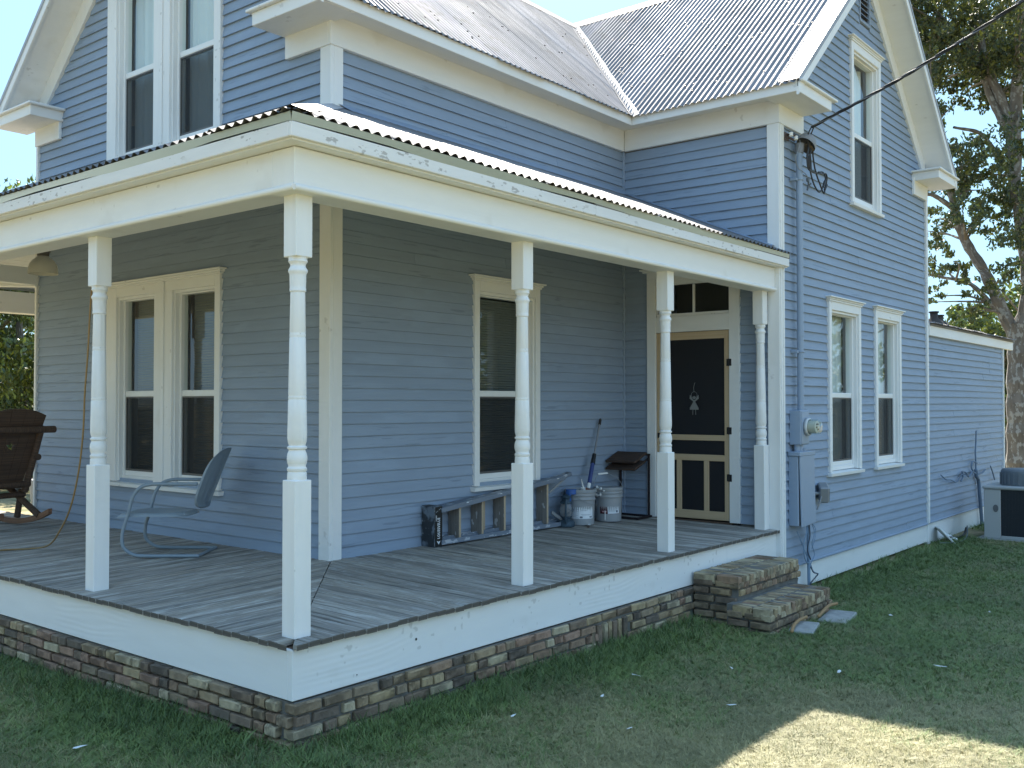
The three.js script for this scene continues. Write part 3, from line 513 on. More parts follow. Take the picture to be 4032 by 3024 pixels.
{
  const g = new THREE.CylinderGeometry(0.010, 0.012, 0.010, 7), R = rng(67), b = new MB();
  for (let x = 0.1; x < XD; x += 0.164) { const d = 0.12 + (R() - 0.5) * 0.05; b.add(g, new THREE.Matrix4().setPosition(x + (R() - 0.5) * 0.03, py(d) + 0.026, -d)); if (R() < 0.4) b.add(g, new THREE.Matrix4().setPosition(x, py(d + 0.1) + 0.026, -d - 0.1)); }
  b.build('roofing_nails', M.screw, porchRoof).userData = { kind: 'stuff' };
}
// drip edge, fascia, soffit lip and beam on each outer side; a slight ripple in the old metal
function edgeRun(fnP, len, swap) {
  const dr = new MB(), N = Math.round(len / 0.35);
  for (let i = 0; i < N; i++) { const s = (t) => -PE + (t / N) * (len + PE), rip = (t) => 0.006 * (pn(t * 0.6, 2, 64, 64, 71) - 0.5), P = (t, y, o) => fnP(s(t), y, o + rip(t)); const q = (a, c, d, e) => (swap ? dr.quad(c, a, e, d) : dr.quad(a, c, d, e)); q(P(i, 2.752, 0.008), P(i + 1, 2.752, 0.008), P(i + 1, 2.806, 0.016), P(i, 2.806, 0.016)); q(P(i, 2.806, 0.016), P(i + 1, 2.806, 0.016), P(i + 1, 2.812, -0.05), P(i, 2.812, -0.05)); q(P(i, 2.752, -0.002), P(i + 1, 2.752, -0.002), P(i + 1, 2.752, 0.008), P(i, 2.752, 0.008)); }
  let g = mergeVertices(deleteNormals(dr.geo()), 1e-4); g = toCreasedNormals(g, 0.6); mesh('drip_edge', g, M.drip, house);
}
edgeRun((s, y, o) => V(s, y, PE + o - 0.008), XD + 0.08, false); edgeRun((s, y, o) => V(-PE - o + 0.008, y, -s), -ZF + PE, true);
trim('porch_fascia', M.fascia, (b) => { b.box(-PE, 2.678, PE - 0.024, 2.71, 2.775, PE, c4); b.box(2.714, 2.678, PE - 0.024, XD + 0.09, 2.775, PE - 0.001, c4); });
trim('porch_fascia', M.fascia, (b) => b.box(-PE, 2.6782, ZF - PE, -PE + 0.024, 2.775, PE - 0.025, c4));
trim('porch_soffit', M.white, (b) => { b.box(-PE + 0.025, 2.668, -0.05, XD + 0.09, 2.69, PE - 0.0245); b.box(-PE + 0.025, 2.6682, ZF - PE, 0.05, 2.6902, -0.0505); });
const BB = 2.425;
trim('porch_beam', M.white, (b) => { b.box(0.002, BB, -0.19, XD - 0.02, 2.664, 0.0, c4); for (const y of [BB + 0.018]) b.cyl(V(-0.006, y, 0.002), V(XD + 0.01, y, 0.002), 0.019, 0.019, 14); });
trim('porch_beam', M.white, (b) => { b.box(0.0, BB + 0.0005, ZF, 0.19, 2.6645, -0.1905, c4); b.box(0.0001, BB + 0.0003, -0.1904, 0.05, 2.6641, -0.0005, c4); b.cyl(V(-0.002, BB + 0.018, 0.006), V(-0.002, BB + 0.018, ZF), 0.019, 0.019, 14); });
trim('porch_beam', M.white, (b) => { b.box(0.1905, BB, ZF, XD, 2.69, ZF + 0.19, c4); b.box(0.19, 2.60, ZN - 0.05, XL, 2.785, ZN + 0.03, c4); b.bar(V(0.15, 2.66, ZF + 0.15), V(XL, 2.66, ZN), 0.10, 0.16, c4); });
// ceiling of boards
const cy = (d) => 2.715 + 0.19 * d;                      // it rises a little from the beams to the walls
const ceil = trim('porch_ceiling', M.inside, (b) => { const o = 0.02, P = (x, z, d) => V(x, cy(d) + 0.022, z); b.quad(P(o, -o, o), P(XD, -o, o), P(XD, -PW, PW), P(PW, -PW, PW)); b.quad(P(o, ZF + o, o), P(o, -o, o), P(PW, -PW, PW), P(PW, ZF + PW, PW)); b.quad(P(XD, ZF + o, o), P(o, ZF + o, o), P(PW, ZF + PW, PW), P(XD, ZF + PW, PW)); });
for (let d = 0.05; d < PW - 0.05; d += 0.128) for (const k of [0, 1, 2]) trim('ceiling_board', M.ceiling, (b) => {
  const e = Math.min(PW - 0.004, d + 0.123), P = (q, t, y) => (k === 0 ? V(t < 0 ? q : XD - 0.02, cy(q) + y, -q) : k === 1 ? V(q, cy(q) + y, t < 0 ? -q : ZF + q) : V(t < 0 ? q : XD - 0.02, cy(q) + y, ZF + q));
  for (const y of [0, 0.012]) { b.quad(P(d, -1, y), P(e, -1, y), P(e, 1, y), P(d, 1, y)); } b.quad(P(d, -1, 0), P(d, 1, 0), P(d, 1, 0.012), P(d, -1, 0.012)); b.quad(P(e, -1, 0), P(e, 1, 0), P(e, 1, 0.012), P(e, -1, 0.012));
}, ceil);

// floor: boards run out from the walls and meet on a mitre at the corner
const fy = (x, z) => 0.036 * clamp(Math.min(x, -z) / PW);
{
  const floor = trim('porch_floor', M.oldWood, (b) => { b.box(0.02, -0.06, ZF, XL, -0.034, -0.02); b.box(XL, -0.0602, ZR, XD - 0.002, -0.0342, -0.0202); });
  const ends = new MB(), R = rng(70), wd = 0.083, gap = 0.0065;
  const plank = (fnP, c, w, len0, len1, skew) => {       // across at c..c+w, running from the outer edge inwards
    const b = new MB(), out = -0.028 - R() * 0.012, lift = (R() - 0.5) * 0.004, th = 0.028, N = 3;
    const L = (t, k) => mix(out, k ? len1 : len0, t), q = (s, l, y) => fnP(s, l, y + lift + 0.0015 * Math.sin(l * 5 + c * 9));
    for (let i = 0; i < N; i++) {
      const t0 = i / N, t1 = (i + 1) / N, P = (k, t, y) => q(c + (k ? w : 0), L(t, k), y), u0 = t0 * len0, u1 = t1 * len0;
      const put = (a, d, e, f, w_) => { b.tri(a, d, e, [u0, 0], [u0, w_], [u1, w_]); b.tri(a, e, f, [u0, 0], [u1, w_], [u1, 0]); };
      const e = 0.003, T = (k, t) => q(c + (k ? w - e : e), L(t, k), 0), S = (k, t) => P(k, t, -e);
      put(T(0, t0), T(1, t0), T(1, t1), T(0, t1), w); put(S(0, t0), T(0, t0), T(0, t1), S(0, t1), e); put(T(1, t0), S(1, t0), S(1, t1), T(1, t1), e);
      put(P(0, t0, -th), S(0, t0), S(0, t1), P(0, t1, -th), th); put(S(1, t0), P(1, t0, -th), P(1, t1, -th), S(1, t1), th);
    }
    const P = (k, y) => q(c + (k ? w : 0), out, y); ends.quad(P(0, -th - 0.001), P(1, -th - 0.001), P(1, 0.0005), P(0, 0.0005)); b.quad(P(1, -th), P(0, -th), q(c, out + 0.05, -th), q(c + w, out + 0.05, -th));
    return b;
  };
  for (let z = -0.002; z > ZF; z -= wd) {                // left run: boards lie along x, stepping away along -z
    const far = (zz) => Math.min(PW - 0.02, -zz - 0.004);
    const b = plank((s, l, y) => V(l, y + fy(l, -1e3), -s), -z, wd - gap, far(z), far(z - wd + gap)); if (far(z) < 0.02) continue;
    b.build('floor_board', decks[Math.floor(R() * decks.length)], floor);
  }
  for (let x = 0.002; x < XD - 0.01; x += wd) {
    const far = (xx) => Math.min(PW - 0.005, xx - 0.004), w = Math.min(wd - gap, XD - 0.004 - x);
    const b = plank((s, l, y) => V(s, y + fy(1e3, -l) , -l), x, w, far(x), far(x + w)); if (far(x + w) < 0.02) continue;
    // mirrored run: turn the faces outwards
    const p = b.p, t = b.t; for (let i = 0; i < p.length; i += 9) for (let k = 0; k < 3; k++) { const h = p[i + 3 + k]; p[i + 3 + k] = p[i + 6 + k]; p[i + 6 + k] = h; } for (let i = 0; i < t.length; i += 6) for (let k = 0; k < 2; k++) { const h = t[i + 2 + k]; t[i + 2 + k] = t[i + 4 + k]; t[i + 4 + k] = h; } for (let i = 0; i < b.n.length; i++) b.n[i] *= -1;
    b.build('floor_board', decks[Math.floor(R() * decks.length)], floor);
  }
  mesh('board_ends', deleteNormals2(ends.geo()), std({ map: deckMap, color: lin(0.34, 0.33, 0.32), roughness: 0.95, side: THREE.DoubleSide }), floor).userData = { kind: 'stuff' };
}
trim('porch_skirt', M.skirt, (b) => { b.box(0.0, -0.305, -0.04, 5.02, -0.034, 0.0, 0.003); b.box(5.022, -0.305, -0.04, XD - 0.016, -0.034, -0.001, 0.003); for (const [x, y, r] of [[0.93, -0.145, 0.011], [0.46, -0.262, 0.010]]) b.cyl(V(x, y, -0.01), V(x, y, 0.0015), r, r, 12); });
trim('nail_hole', M.black, (b) => { b.cyl(V(0.93, -0.145, -0.01), V(0.93, -0.145, 0.0025), 0.0085, 0.0085, 10); b.cyl(V(0.455, -0.258, -0.01), V(0.455, -0.258, 0.0025), 0.004, 0.004, 8); });
trim('porch_skirt', M.skirt, (b) => b.box(0.0002, -0.305, ZF, 0.04, -0.0342, -0.0405, 0.003));

// turned posts
{
  const B = new MB(), h = 0.0565, y1 = 0.862, y2 = 2.082, top = BB + 0.004;
  const block = (a, b, upDome) => {                      // square shaft, its corners coved towards the turning
    const e = 0.004; B.box(-h, a, -h, h, b, h, e);
  };
  block(-0.002, y1 - 0.004); block(y2 + 0.004, top);
  const prof = [[0.0, 0.853], [0.0525, 0.856], [0.0535, 0.866], [0.0525, 0.897], [0.0495, 0.903], [0.0545, 0.910], [0.0545, 0.923], [0.048, 0.930], [0.0475, 0.936], [0.0525, 0.950], [0.0555, 0.968], [0.0555, 0.985], [0.052, 1.004], [0.046, 1.018], [0.0445, 1.024], [0.0535, 1.030], [0.0545, 1.039], [0.0455, 1.047], [0.046, 1.052], [0.051, 1.066], [0.0535, 1.09], [0.0535, 1.13], [0.0515, 1.20], [0.0502, 1.296], [0.0485, 1.299], [0.0485, 1.303], [0.0499, 1.306], [0.0497, 1.318], [0.0483, 1.321], [0.0483, 1.325], [0.0496, 1.328], [0.0445, 1.640], [0.043, 1.643], [0.043, 1.647], [0.0443, 1.65], [0.0441, 1.662], [0.0428, 1.665], [0.0428, 1.669], [0.0439, 1.672], [0.0405, 1.885], [0.0400, 1.893], [0.0455, 1.899], [0.0455, 1.912], [0.0435, 1.917], [0.0445, 1.93], [0.0455, 1.96], [0.0455, 1.985], [0.047, 1.996], [0.0535, 2.006], [0.0535, 2.016], [0.045, 2.030], [0.0415, 2.040], [0.044, 2.050], [0.0515, 2.060], [0.0535, 2.064], [0.0515, 2.070], [0.0515, 2.078], [0.0535, 2.086], [0.0, 2.090]];
  let g = new THREE.LatheGeometry(prof.map((q) => new THREE.Vector2(...q)), 28); g = toCreasedNormals(g, 0.7); B.add(g);
  const geo = B.geo(); let k = 0;
  for (const [x, z] of [[0.1265, -0.1265], [2.124, -0.1265], [4.125, -0.1265], [6.052, -0.1265], [0.1265, -2.27], [0.1265, -4.36], [0.1265, -6.45]]) { const m = mesh('porch_post', geo, M.white, house); m.position.set(x, 0.001, z); m.rotation.y = ((k++ * 7) % 5 - 2) * 0.008; if (k === 4) m.rotation.z = 0.010; }
}

/* ---------- foundation bricks ---------- */
const brickGeos = [];
{
  const R = rng(80);
  for (let i = 0; i < 10; i++) {
    const L = 0.190 + (R() - 0.5) * 0.020, H = 0.0535 + (R() - 0.5) * 0.007, D = 0.09, b = new MB(); b.off(R() * 3, R() * 3);
    b.box(-L / 2, -H / 2, -D / 2, L / 2, H / 2, D / 2, 0.007); const g = mergeVertices(deleteNormals(b.geo()), 1e-4), p = g.attributes.position;
    const s = new Map(); for (let j = 0; j < p.count; j++) { const key = [p.getX(j), p.getY(j), p.getZ(j)].map((q) => q.toFixed(4)).join(); if (!s.has(key)) s.set(key, [(R() - 0.5) * 0.008, (R() - 0.5) * 0.006, (R() - 0.5) * 0.006]); const d = s.get(key); p.setXYZ(j, p.getX(j) + d[0], p.getY(j) + d[1], p.getZ(j) + d[2]); }
    brickGeos.push(toCreasedNormals(g, 0.5));
  }
}
function brickAt(parent, R, p, rot, sx = 1, sy = 1, sz = 1, mats = bricks) {
  const m = mesh('brick', brickGeos[Math.floor(R() * brickGeos.length)], mats[Math.floor(R() * mats.length)], parent);
  m.position.set(p[0], p[1] + (R() - 0.5) * 0.004, p[2]); m.rotation.set((R() - 0.5) * 0.03, rot + (R() - 0.5) * 0.03, (R() - 0.5) * 0.03); m.scale.set(sx, sy, sz); return m;
}
{
  const fnd = trim('foundation', M.mortar, (b) => { b.box(0.012, -0.9, -0.2, 4.36, -0.315, 0.008); b.box(0.0122, -0.9, ZF, 0.2, -0.3152, -0.2002); });
  const R = rng(81), H = 0.0675;
  for (let c = 0; c < 6; c++) {
    const y = -0.346 - c * H; let x = 0.016 + (c % 2 ? 0.10 : 0.0) + 0.1;
    if (y < -0.56 - 0.05) continue;
    if (c % 2) { brickAt(fnd, R, [0.055, y, 0.028 - 0.045], 0, 0.5, 1, 1); x = 0.215; } else brickAt(fnd, R, [0.085, y, 0.032 - 0.045], 0, 1, 1, 1);
    for (x = c % 2 ? 0.215 : 0.295; x < 4.34; x += 0.209) {
      if (c > 0 && x > 2.86 && x < 3.34) continue;
      const s = R() < 0.2 ? 0.55 : 1; if (s < 1) { brickAt(fnd, R, [x - 0.05, y, -0.022 + R() * 0.012], 0, 0.45, 1, 1); brickAt(fnd, R, [x + 0.053, y, -0.022 + R() * 0.012], 0, 0.47, 1, 1); } else brickAt(fnd, R, [x, y, -0.022 + R() * 0.014], 0);
    }
    let n = 0;
    for (let z = c % 2 ? -0.1 : -0.2; z > -4.6; z -= 0.209) { const s = R() < 0.25; if (s) { brickAt(fnd, R, [0.022 - R() * 0.012, y, z - 0.05], Math.PI / 2, 0.46, 1, 1); brickAt(fnd, R, [0.022 - R() * 0.012, y, z + 0.053], Math.PI / 2, 0.47, 1, 1); } else brickAt(fnd, R, [0.022 - R() * 0.014, y, z], Math.PI / 2); }
  }
  for (let i = 0; i < 7; i++) { const m = brickAt(fnd, R, [2.80 + i * 0.071, -0.50, -0.018 + R() * 0.014], 0); m.rotation.z = Math.PI / 2 + (R() - 0.5) * 0.06; m.position.y = -0.488; }
}
{
  const O = 0.13;
  const st = thing('brick_steps', 'two old brick steps leading up to the porch beside the screen door', 'steps', [4.9, gy(4.9, 0.4), 0.4]), R = rng(85), b0 = st.position, P = (x, y, z) => [x - b0.x, y - b0.y, z - b0.z];
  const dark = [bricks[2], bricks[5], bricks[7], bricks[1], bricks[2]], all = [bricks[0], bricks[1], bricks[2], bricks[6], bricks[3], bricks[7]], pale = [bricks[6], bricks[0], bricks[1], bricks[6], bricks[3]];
  const b = new MB(); b.at(new THREE.Matrix4().setPosition(-b0.x, -b0.y, -b0.z)); b.box(4.37, -0.8, 0.022, 5.62, -0.192, 0.43); b.box(4.22, -0.8, 0.4, 5.48, -0.398, 0.78); b.build('mortar', M.mortar, st);
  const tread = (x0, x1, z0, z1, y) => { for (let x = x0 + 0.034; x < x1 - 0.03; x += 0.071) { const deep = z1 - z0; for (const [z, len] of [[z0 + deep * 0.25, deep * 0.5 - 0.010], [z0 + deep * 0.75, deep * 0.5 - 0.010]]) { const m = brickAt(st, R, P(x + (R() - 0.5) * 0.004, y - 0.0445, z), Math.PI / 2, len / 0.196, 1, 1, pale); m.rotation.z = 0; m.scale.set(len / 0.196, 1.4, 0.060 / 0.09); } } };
  tread(4.33, 5.66, 0.015, 0.462, -0.182); tread(4.18, 5.52, 0.462, 0.815, -0.388);
  const face = (x0, x1, z, y, c) => { for (let x = x0 + 0.05 + (c % 2) * 0.05; x < x1 - 0.03; x += 0.106) brickAt(st, R, P(x, y, z - 0.045), 0, 0.5, 1, 1, all); };
  face(4.33, 5.66, 0.455, -0.262, 0); face(4.33, 5.66, 0.452, -0.33, 1); face(4.18, 5.52, 0.808, -0.468, 0); face(4.18, 5.52, 0.806, -0.536, 1); face(4.18, 5.52, 0.806, -0.604, 0);
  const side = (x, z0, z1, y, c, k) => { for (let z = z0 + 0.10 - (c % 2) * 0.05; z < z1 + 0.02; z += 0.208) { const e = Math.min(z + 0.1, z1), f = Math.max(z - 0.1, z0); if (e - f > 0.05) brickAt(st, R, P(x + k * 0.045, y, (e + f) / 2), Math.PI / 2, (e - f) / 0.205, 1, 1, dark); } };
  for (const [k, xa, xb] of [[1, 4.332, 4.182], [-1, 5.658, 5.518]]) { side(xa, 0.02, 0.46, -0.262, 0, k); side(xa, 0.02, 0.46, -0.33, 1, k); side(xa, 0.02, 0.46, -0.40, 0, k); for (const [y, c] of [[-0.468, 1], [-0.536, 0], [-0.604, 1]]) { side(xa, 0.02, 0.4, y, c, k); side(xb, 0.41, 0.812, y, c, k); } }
}
//@@NEXT
/* ---------- screen door, inner door and their casing ---------- */
{
  const m = walls.door.M, a = -1.398, b = -0.522;         // door edges along the wall
  const c = new MB().at(m);
  c.box(-1.515, 0.03, -0.02, a - 0.006, 2.66, 0.022, c4); c.box(b + 0.006, 0.03, -0.02, -0.395, 2.66, 0.022, c4); c.box(a - 0.006, 2.062, -0.02, b + 0.006, 2.235, 0.020, c4); c.box(a - 0.006, 2.58, -0.02, b + 0.006, 2.66, 0.0205, c4);
  c.box(-1.515, 2.66, -0.02, -0.395, 2.735, 0.024, c4);
  const d = c.build('doorway', M.white, house);
  trim('head_cap', M.white, (q) => q.at(m).box(-1.56, 2.735, -0.02, -0.35, 2.755, 0.045, c4).box(-1.585, 2.7551, -0.02, -0.325, 2.775, 0.07, c4), d);
  trim('jamb', M.white, (q) => q.at(m).box(a - 0.03, 0.0, -0.125, a - 0.0061, 2.62, -0.0205).box(b + 0.0061, 0.0, -0.125, b + 0.03, 2.62, -0.0205).box(a - 0.006, 2.08, -0.125, b + 0.006, 2.20, -0.0206), d);
  trim('threshold', M.oldWood, (q) => q.at(m).box(a - 0.03, 0.0, -0.13, b + 0.03, 0.03, 0.03, c4), d);
  trim('transom_sill', M.white, (q) => q.at(m).box(a, 2.2351, -0.08, b, 2.268, 0.004, c4), d);
  trim('transom_bar', M.white, (q) => q.at(m).box(-0.965, 2.2681, -0.05, -0.945, 2.58, -0.02, 0.002), d);
  for (const [p, r] of [[a, -0.965], [-0.945, b]]) trim('pane', M.pane, (q) => q.at(m).quad(V(p, 2.268, -0.045), V(r, 2.268, -0.045), V(r, 2.58, -0.045), V(p, 2.58, -0.045)), d);
  trim('inner_door', std({ color: lin(0.035, 0.032, 0.030), roughness: 0.5 }), (q) => { q.at(m).box(a, 0.03, -0.12, b, 2.08, -0.085, 0.003); for (const [y0, y1] of [[0.2, 0.9], [1.1, 1.95]]) for (const [s0, s1] of [[a + 0.1, a + 0.4], [b - 0.4, b - 0.1]]) q.box(s0, y0, -0.0849, s1, y1, -0.078, 0.006); q.box(a - 0.02, 2.1, -0.5, b + 0.02, 2.75, -0.48); }, d);
  // screen door: pine rails and stiles, dark screen, black hinges
  const w = new MB().at(m), z0 = -0.03, z1 = 0.002, e = 0.003, St = 0.058;
  w.box(a, 0.045, z0, a + St, 2.058, z1, e); w.box(b - St, 0.045, z0, b, 2.058, z1, e);
  const sd = w.build('screen_door', M.pine, house);
  const rail = (y0, y1, s0 = a + St, s1 = b - St) => trim('rail', M.pine, (q) => q.at(m).box(s0, y0, z0 + 0.001, s1, y1, z1 - 0.001, e), sd);
  rail(0.045, 0.135); rail(0.668, 0.735); rail(0.885, 0.945); rail(1.975, 2.058);
  for (const s of [-1.155, -0.825]) trim('muntin', M.pine, (q) => q.at(m).box(s, 0.135, z0 + 0.0015, s + 0.058, 0.668, z1 - 0.0015, e), sd);
  trim('insect_screen', M.mesh, (q) => q.at(m).quad(V(a + 0.02, 0.06, -0.016), V(b - 0.02, 0.06, -0.016), V(b - 0.02, 2.04, -0.016), V(a + 0.02, 2.04, -0.016)), sd);
  for (const y of [0.50, 0.995, 1.715]) trim('hinge', M.black, (q) => { q.at(m).box(b - 0.03, y - 0.037, 0.0021, b - 0.003, y + 0.037, 0.008, 0.002).box(b + 0.008, y - 0.037, 0.0222, b + 0.036, y + 0.037, 0.027, 0.002); q.cyl(V(b + 0.003, y - 0.04, 0.018), V(b + 0.003, y + 0.04, 0.018), 0.009, 0.009, 10); q.box(b - 0.006, y - 0.03, 0.003, b + 0.0085, y + 0.03, 0.02); }, sd);
  trim('latch', M.black, (q) => q.at(m).box(a + 0.012, 0.90, 0.0021, a + 0.038, 0.96, 0.012, 0.003), sd);
}
/* ---------- things on the walls ---------- */
{ // the small white figure that hangs on the screen
  const o = thing('angel_ornament', 'small white tin angel figure hanging on the dark screen of the door', 'ornament', [XD - 0.010, 1.16, -0.93], -Math.PI / 2), wh = std({ color: lin(0.24, 0.25, 0.245), roughness: 0.6, metalness: 0.2 });
  const ex = (pts, dep = 0.004) => { const s = new THREE.Shape(pts.map((p) => new THREE.Vector2(...p))); return new THREE.ExtrudeGeometry(s, { depth: dep, bevelEnabled: false }); };
  mesh('dress', ex([[-0.052, 0.055], [0.052, 0.055], [0.05, 0.075], [0.014, 0.135], [0.012, 0.16], [-0.012, 0.16], [-0.014, 0.135], [-0.05, 0.075]]), wh, o);
  mesh('wings', mergeGeometries([ex([[0.012, 0.145], [0.055, 0.175], [0.05, 0.215], [0.03, 0.185], [0.010, 0.16]]), ex([[-0.012, 0.145], [-0.010, 0.16], [-0.03, 0.185], [-0.05, 0.215], [-0.055, 0.175]])]), wh, o);
  mesh('head', new THREE.CylinderGeometry(0.017, 0.017, 0.005, 18).rotateX(Math.PI / 2).translate(0, 0.185, 0.002), wh, o);
  mesh('halo', new THREE.TorusGeometry(0.034, 0.0022, 6, 28).translate(0, 0.215, 0.003), wh, o);
  new MB().cyl(V(-0.018, 0.0, 0.002), V(-0.016, 0.056, 0.002), 0.0025).cyl(V(0.018, 0.0, 0.002), V(0.016, 0.056, 0.002), 0.0025).build('legs', wh, o);
  new MB().tube([V(0, 0.245, 0.002), V(-0.006, 0.29, 0.002), V(0.003, 0.33, 0.002), V(0.01, 0.345, 0.002)], 0.0022, 6).build('string', wh, o);
}
const cableMat = std({ color: lin(0.030, 0.030, 0.032), roughness: 0.6 }), greyPaint = std({ color: lin(0.275, 0.345, 0.44), roughness: 0.5, bumpMap: roughBump, bumpScale: 0.0005 }), greyMetal = std({ color: lin(0.30, 0.31, 0.32), roughness: 0.5, metalness: 0.4 });
{ // service mast
  const x = 6.50, z = ZS + 0.075, o = thing('service_mast', 'blue painted electrical conduit with a hooded weatherhead on the gable wall corner', 'conduit', [x, 1.2, z]);
  new MB().cyl(V(0, 0, 0), V(0, 2.76, 0), 0.034, 0.034, 20).cyl(V(0, 0.78, 0), V(0, 0.84, 0), 0.038, 0.038, 20).build('conduit', greyPaint, o);
  const hood = new MB(); { const prof = []; const N = 14; for (let i = 0; i <= N; i++) { const t = i / N; prof.push(t); } const S = 18; const P = (t, a) => { const s = Math.sin(t * Math.PI * 0.5), r = 0.042 + 0.045 * Math.sin(t * Math.PI * 0.8), c = V(-0.06 * (1 - Math.cos(t * 1.9)) * 0 + 0.11 * t * t, 0.02 + 0.13 * s - 0.06 * t * t, 0.05 * t * t), k = 1 - 0.55 * t; return c.add(V(Math.cos(a) * r * (0.75 + 0.35 * t), Math.max(-0.02, 0.02 * Math.cos(a)) * k, Math.sin(a) * r)); }; }
  hood.add(new THREE.SphereGeometry(0.085, 20, 12, 0, Math.PI * 2, 0, Math.PI * 0.56), new THREE.Matrix4().compose(V(0.055, 2.80, 0.055), new THREE.Quaternion().setFromEuler(new THREE.Euler(0.18, 0, -0.5)), V(1.5, 1.3, 1.15)));
  hood.cyl(V(0, 2.70, 0), V(0.01, 2.80, 0.0), 0.044, 0.05, 18).build('weatherhead', std({ color: lin(0.26, 0.27, 0.29), roughness: 0.6, metalness: 0.2, side: THREE.DoubleSide, bumpMap: roughBump, bumpScale: 0.002 }), o);
  new MB().add(new THREE.SphereGeometry(0.06, 14, 8), new THREE.Matrix4().compose(V(0.085, 2.755, 0.06), new THREE.Quaternion().setFromEuler(new THREE.Euler(0, 0, -0.6)), V(1.3, 0.35, 1.0))).build('insulating_plug', std({ color: lin(0.10, 0.075, 0.05), roughness: 0.9 }), o);
  for (const y of [0.62 + 0.2, 2.62]) new MB().add(new THREE.TorusGeometry(0.037, 0.008, 6, 24).rotateX(Math.PI / 2), new THREE.Matrix4().setPosition(0, y - 0.2, 0)).box(-0.085, y - 0.215, -0.075, -0.03, y - 0.185, 0.0, 0.004).build('strap', greyPaint, o);
}
{
  const o = thing('wire_loops', 'loose loops of dark service wire hanging beside the weatherhead', 'wires', [6.6, 3.55, ZS + 0.02]), P = (x, y, z) => V(x - 6.6, y - 3.55, z - ZS - 0.02);
  const w = (pts, r = 0.0085) => new MB().tube(pts.map((p) => P(...p)), r, 7, 8).build('wire', cableMat, o);
  w([[6.56, 4.00, 0.15], [6.53, 3.98, 0.19], [6.47, 3.84, 0.2], [6.50, 3.73, 0.2], [6.62, 3.71, 0.2], [6.85, 3.735, 0.2], [7.02, 3.76, 0.19], [7.06, 3.72, 0.18], [7.06, 3.66, 0.17]]);
  w([[6.57, 4.01, 0.15], [6.57, 3.95, 0.2], [6.53, 3.84, 0.2], [6.56, 3.70, 0.2], [6.66, 3.58, 0.2], [6.79, 3.53, 0.2], [6.90, 3.60, 0.2], [6.99, 3.68, 0.19], [7.01, 3.74, 0.18], [6.96, 3.77, 0.18], [6.80, 3.745, 0.19]]);
  w([[6.58, 4.02, 0.15], [6.60, 3.97, 0.2], [6.63, 3.88, 0.2], [6.69, 3.74, 0.2], [6.80, 3.63, 0.2], [6.93, 3.535, 0.2], [6.98, 3.60, 0.19], [7.06, 3.66, 0.18]]);
  w([[6.50, 4.16, 0.24], [6.48, 4.08, 0.21], [6.50, 4.00, 0.2], [6.55, 3.92, 0.2], [6.57, 3.82, 0.2], [6.58, 3.72, 0.2]], 0.007);
  w([[6.53, 4.16, 0.25], [6.52, 4.07, 0.22], [6.52, 3.97, 0.2], [6.50, 3.86, 0.2], [6.52, 3.76, 0.2], [6.58, 3.71, 0.2]], 0.007);
  for (const [a, c] of [[[6.90, 3.60, 0.2], [6.98, 3.68, 0.19]], [[6.97, 3.585, 0.19], [7.05, 3.65, 0.18]]]) new MB().cyl(P(...a), P(...c), 0.012, 0.015, 10).build('splice', cableMat, o);
}
{ // the cable from the pole, three strands twisted together
  const o = thing('service_cable', 'twisted black overhead cable crossing in front of the gable to the weatherhead', 'cable', [6.5, 4.15, 0.25]);
  const pts = [[6.50, 4.155, 0.25], [5.76, 4.235, 1.38], [4.93, 4.375, 2.56], [3.2, 4.75, 4.9], [0.5, 5.5, 8.6], [-3, 6.7, 13.5]].map((p) => V(p[0] - 6.5, p[1] - 4.15, p[2] - 0.25)), curve = new THREE.CatmullRomCurve3(pts);
  const N = 420, cols = [cableMat, std({ color: lin(0.22, 0.22, 0.23), metalness: 0.4, roughness: 0.5 }), cableMat];
  for (let k = 0; k < 3; k++) { const q = []; for (let i = 0; i <= N; i++) { const t = i / N, c = curve.getPointAt(t), a = t * 150 + (k * 2 * Math.PI) / 3, T = curve.getTangentAt(t), s = V(0, 1, 0).cross(T).normalize(), u = T.clone().cross(s); q.push(c.addScaledVector(s, 0.009 * Math.cos(a)).addScaledVector(u, 0.009 * Math.sin(a))); } mesh('strand', new THREE.TubeGeometry(new THREE.CatmullRomCurve3(q), N * 2, k === 1 ? 0.0065 : 0.009, 6), cols[k], o); }
}
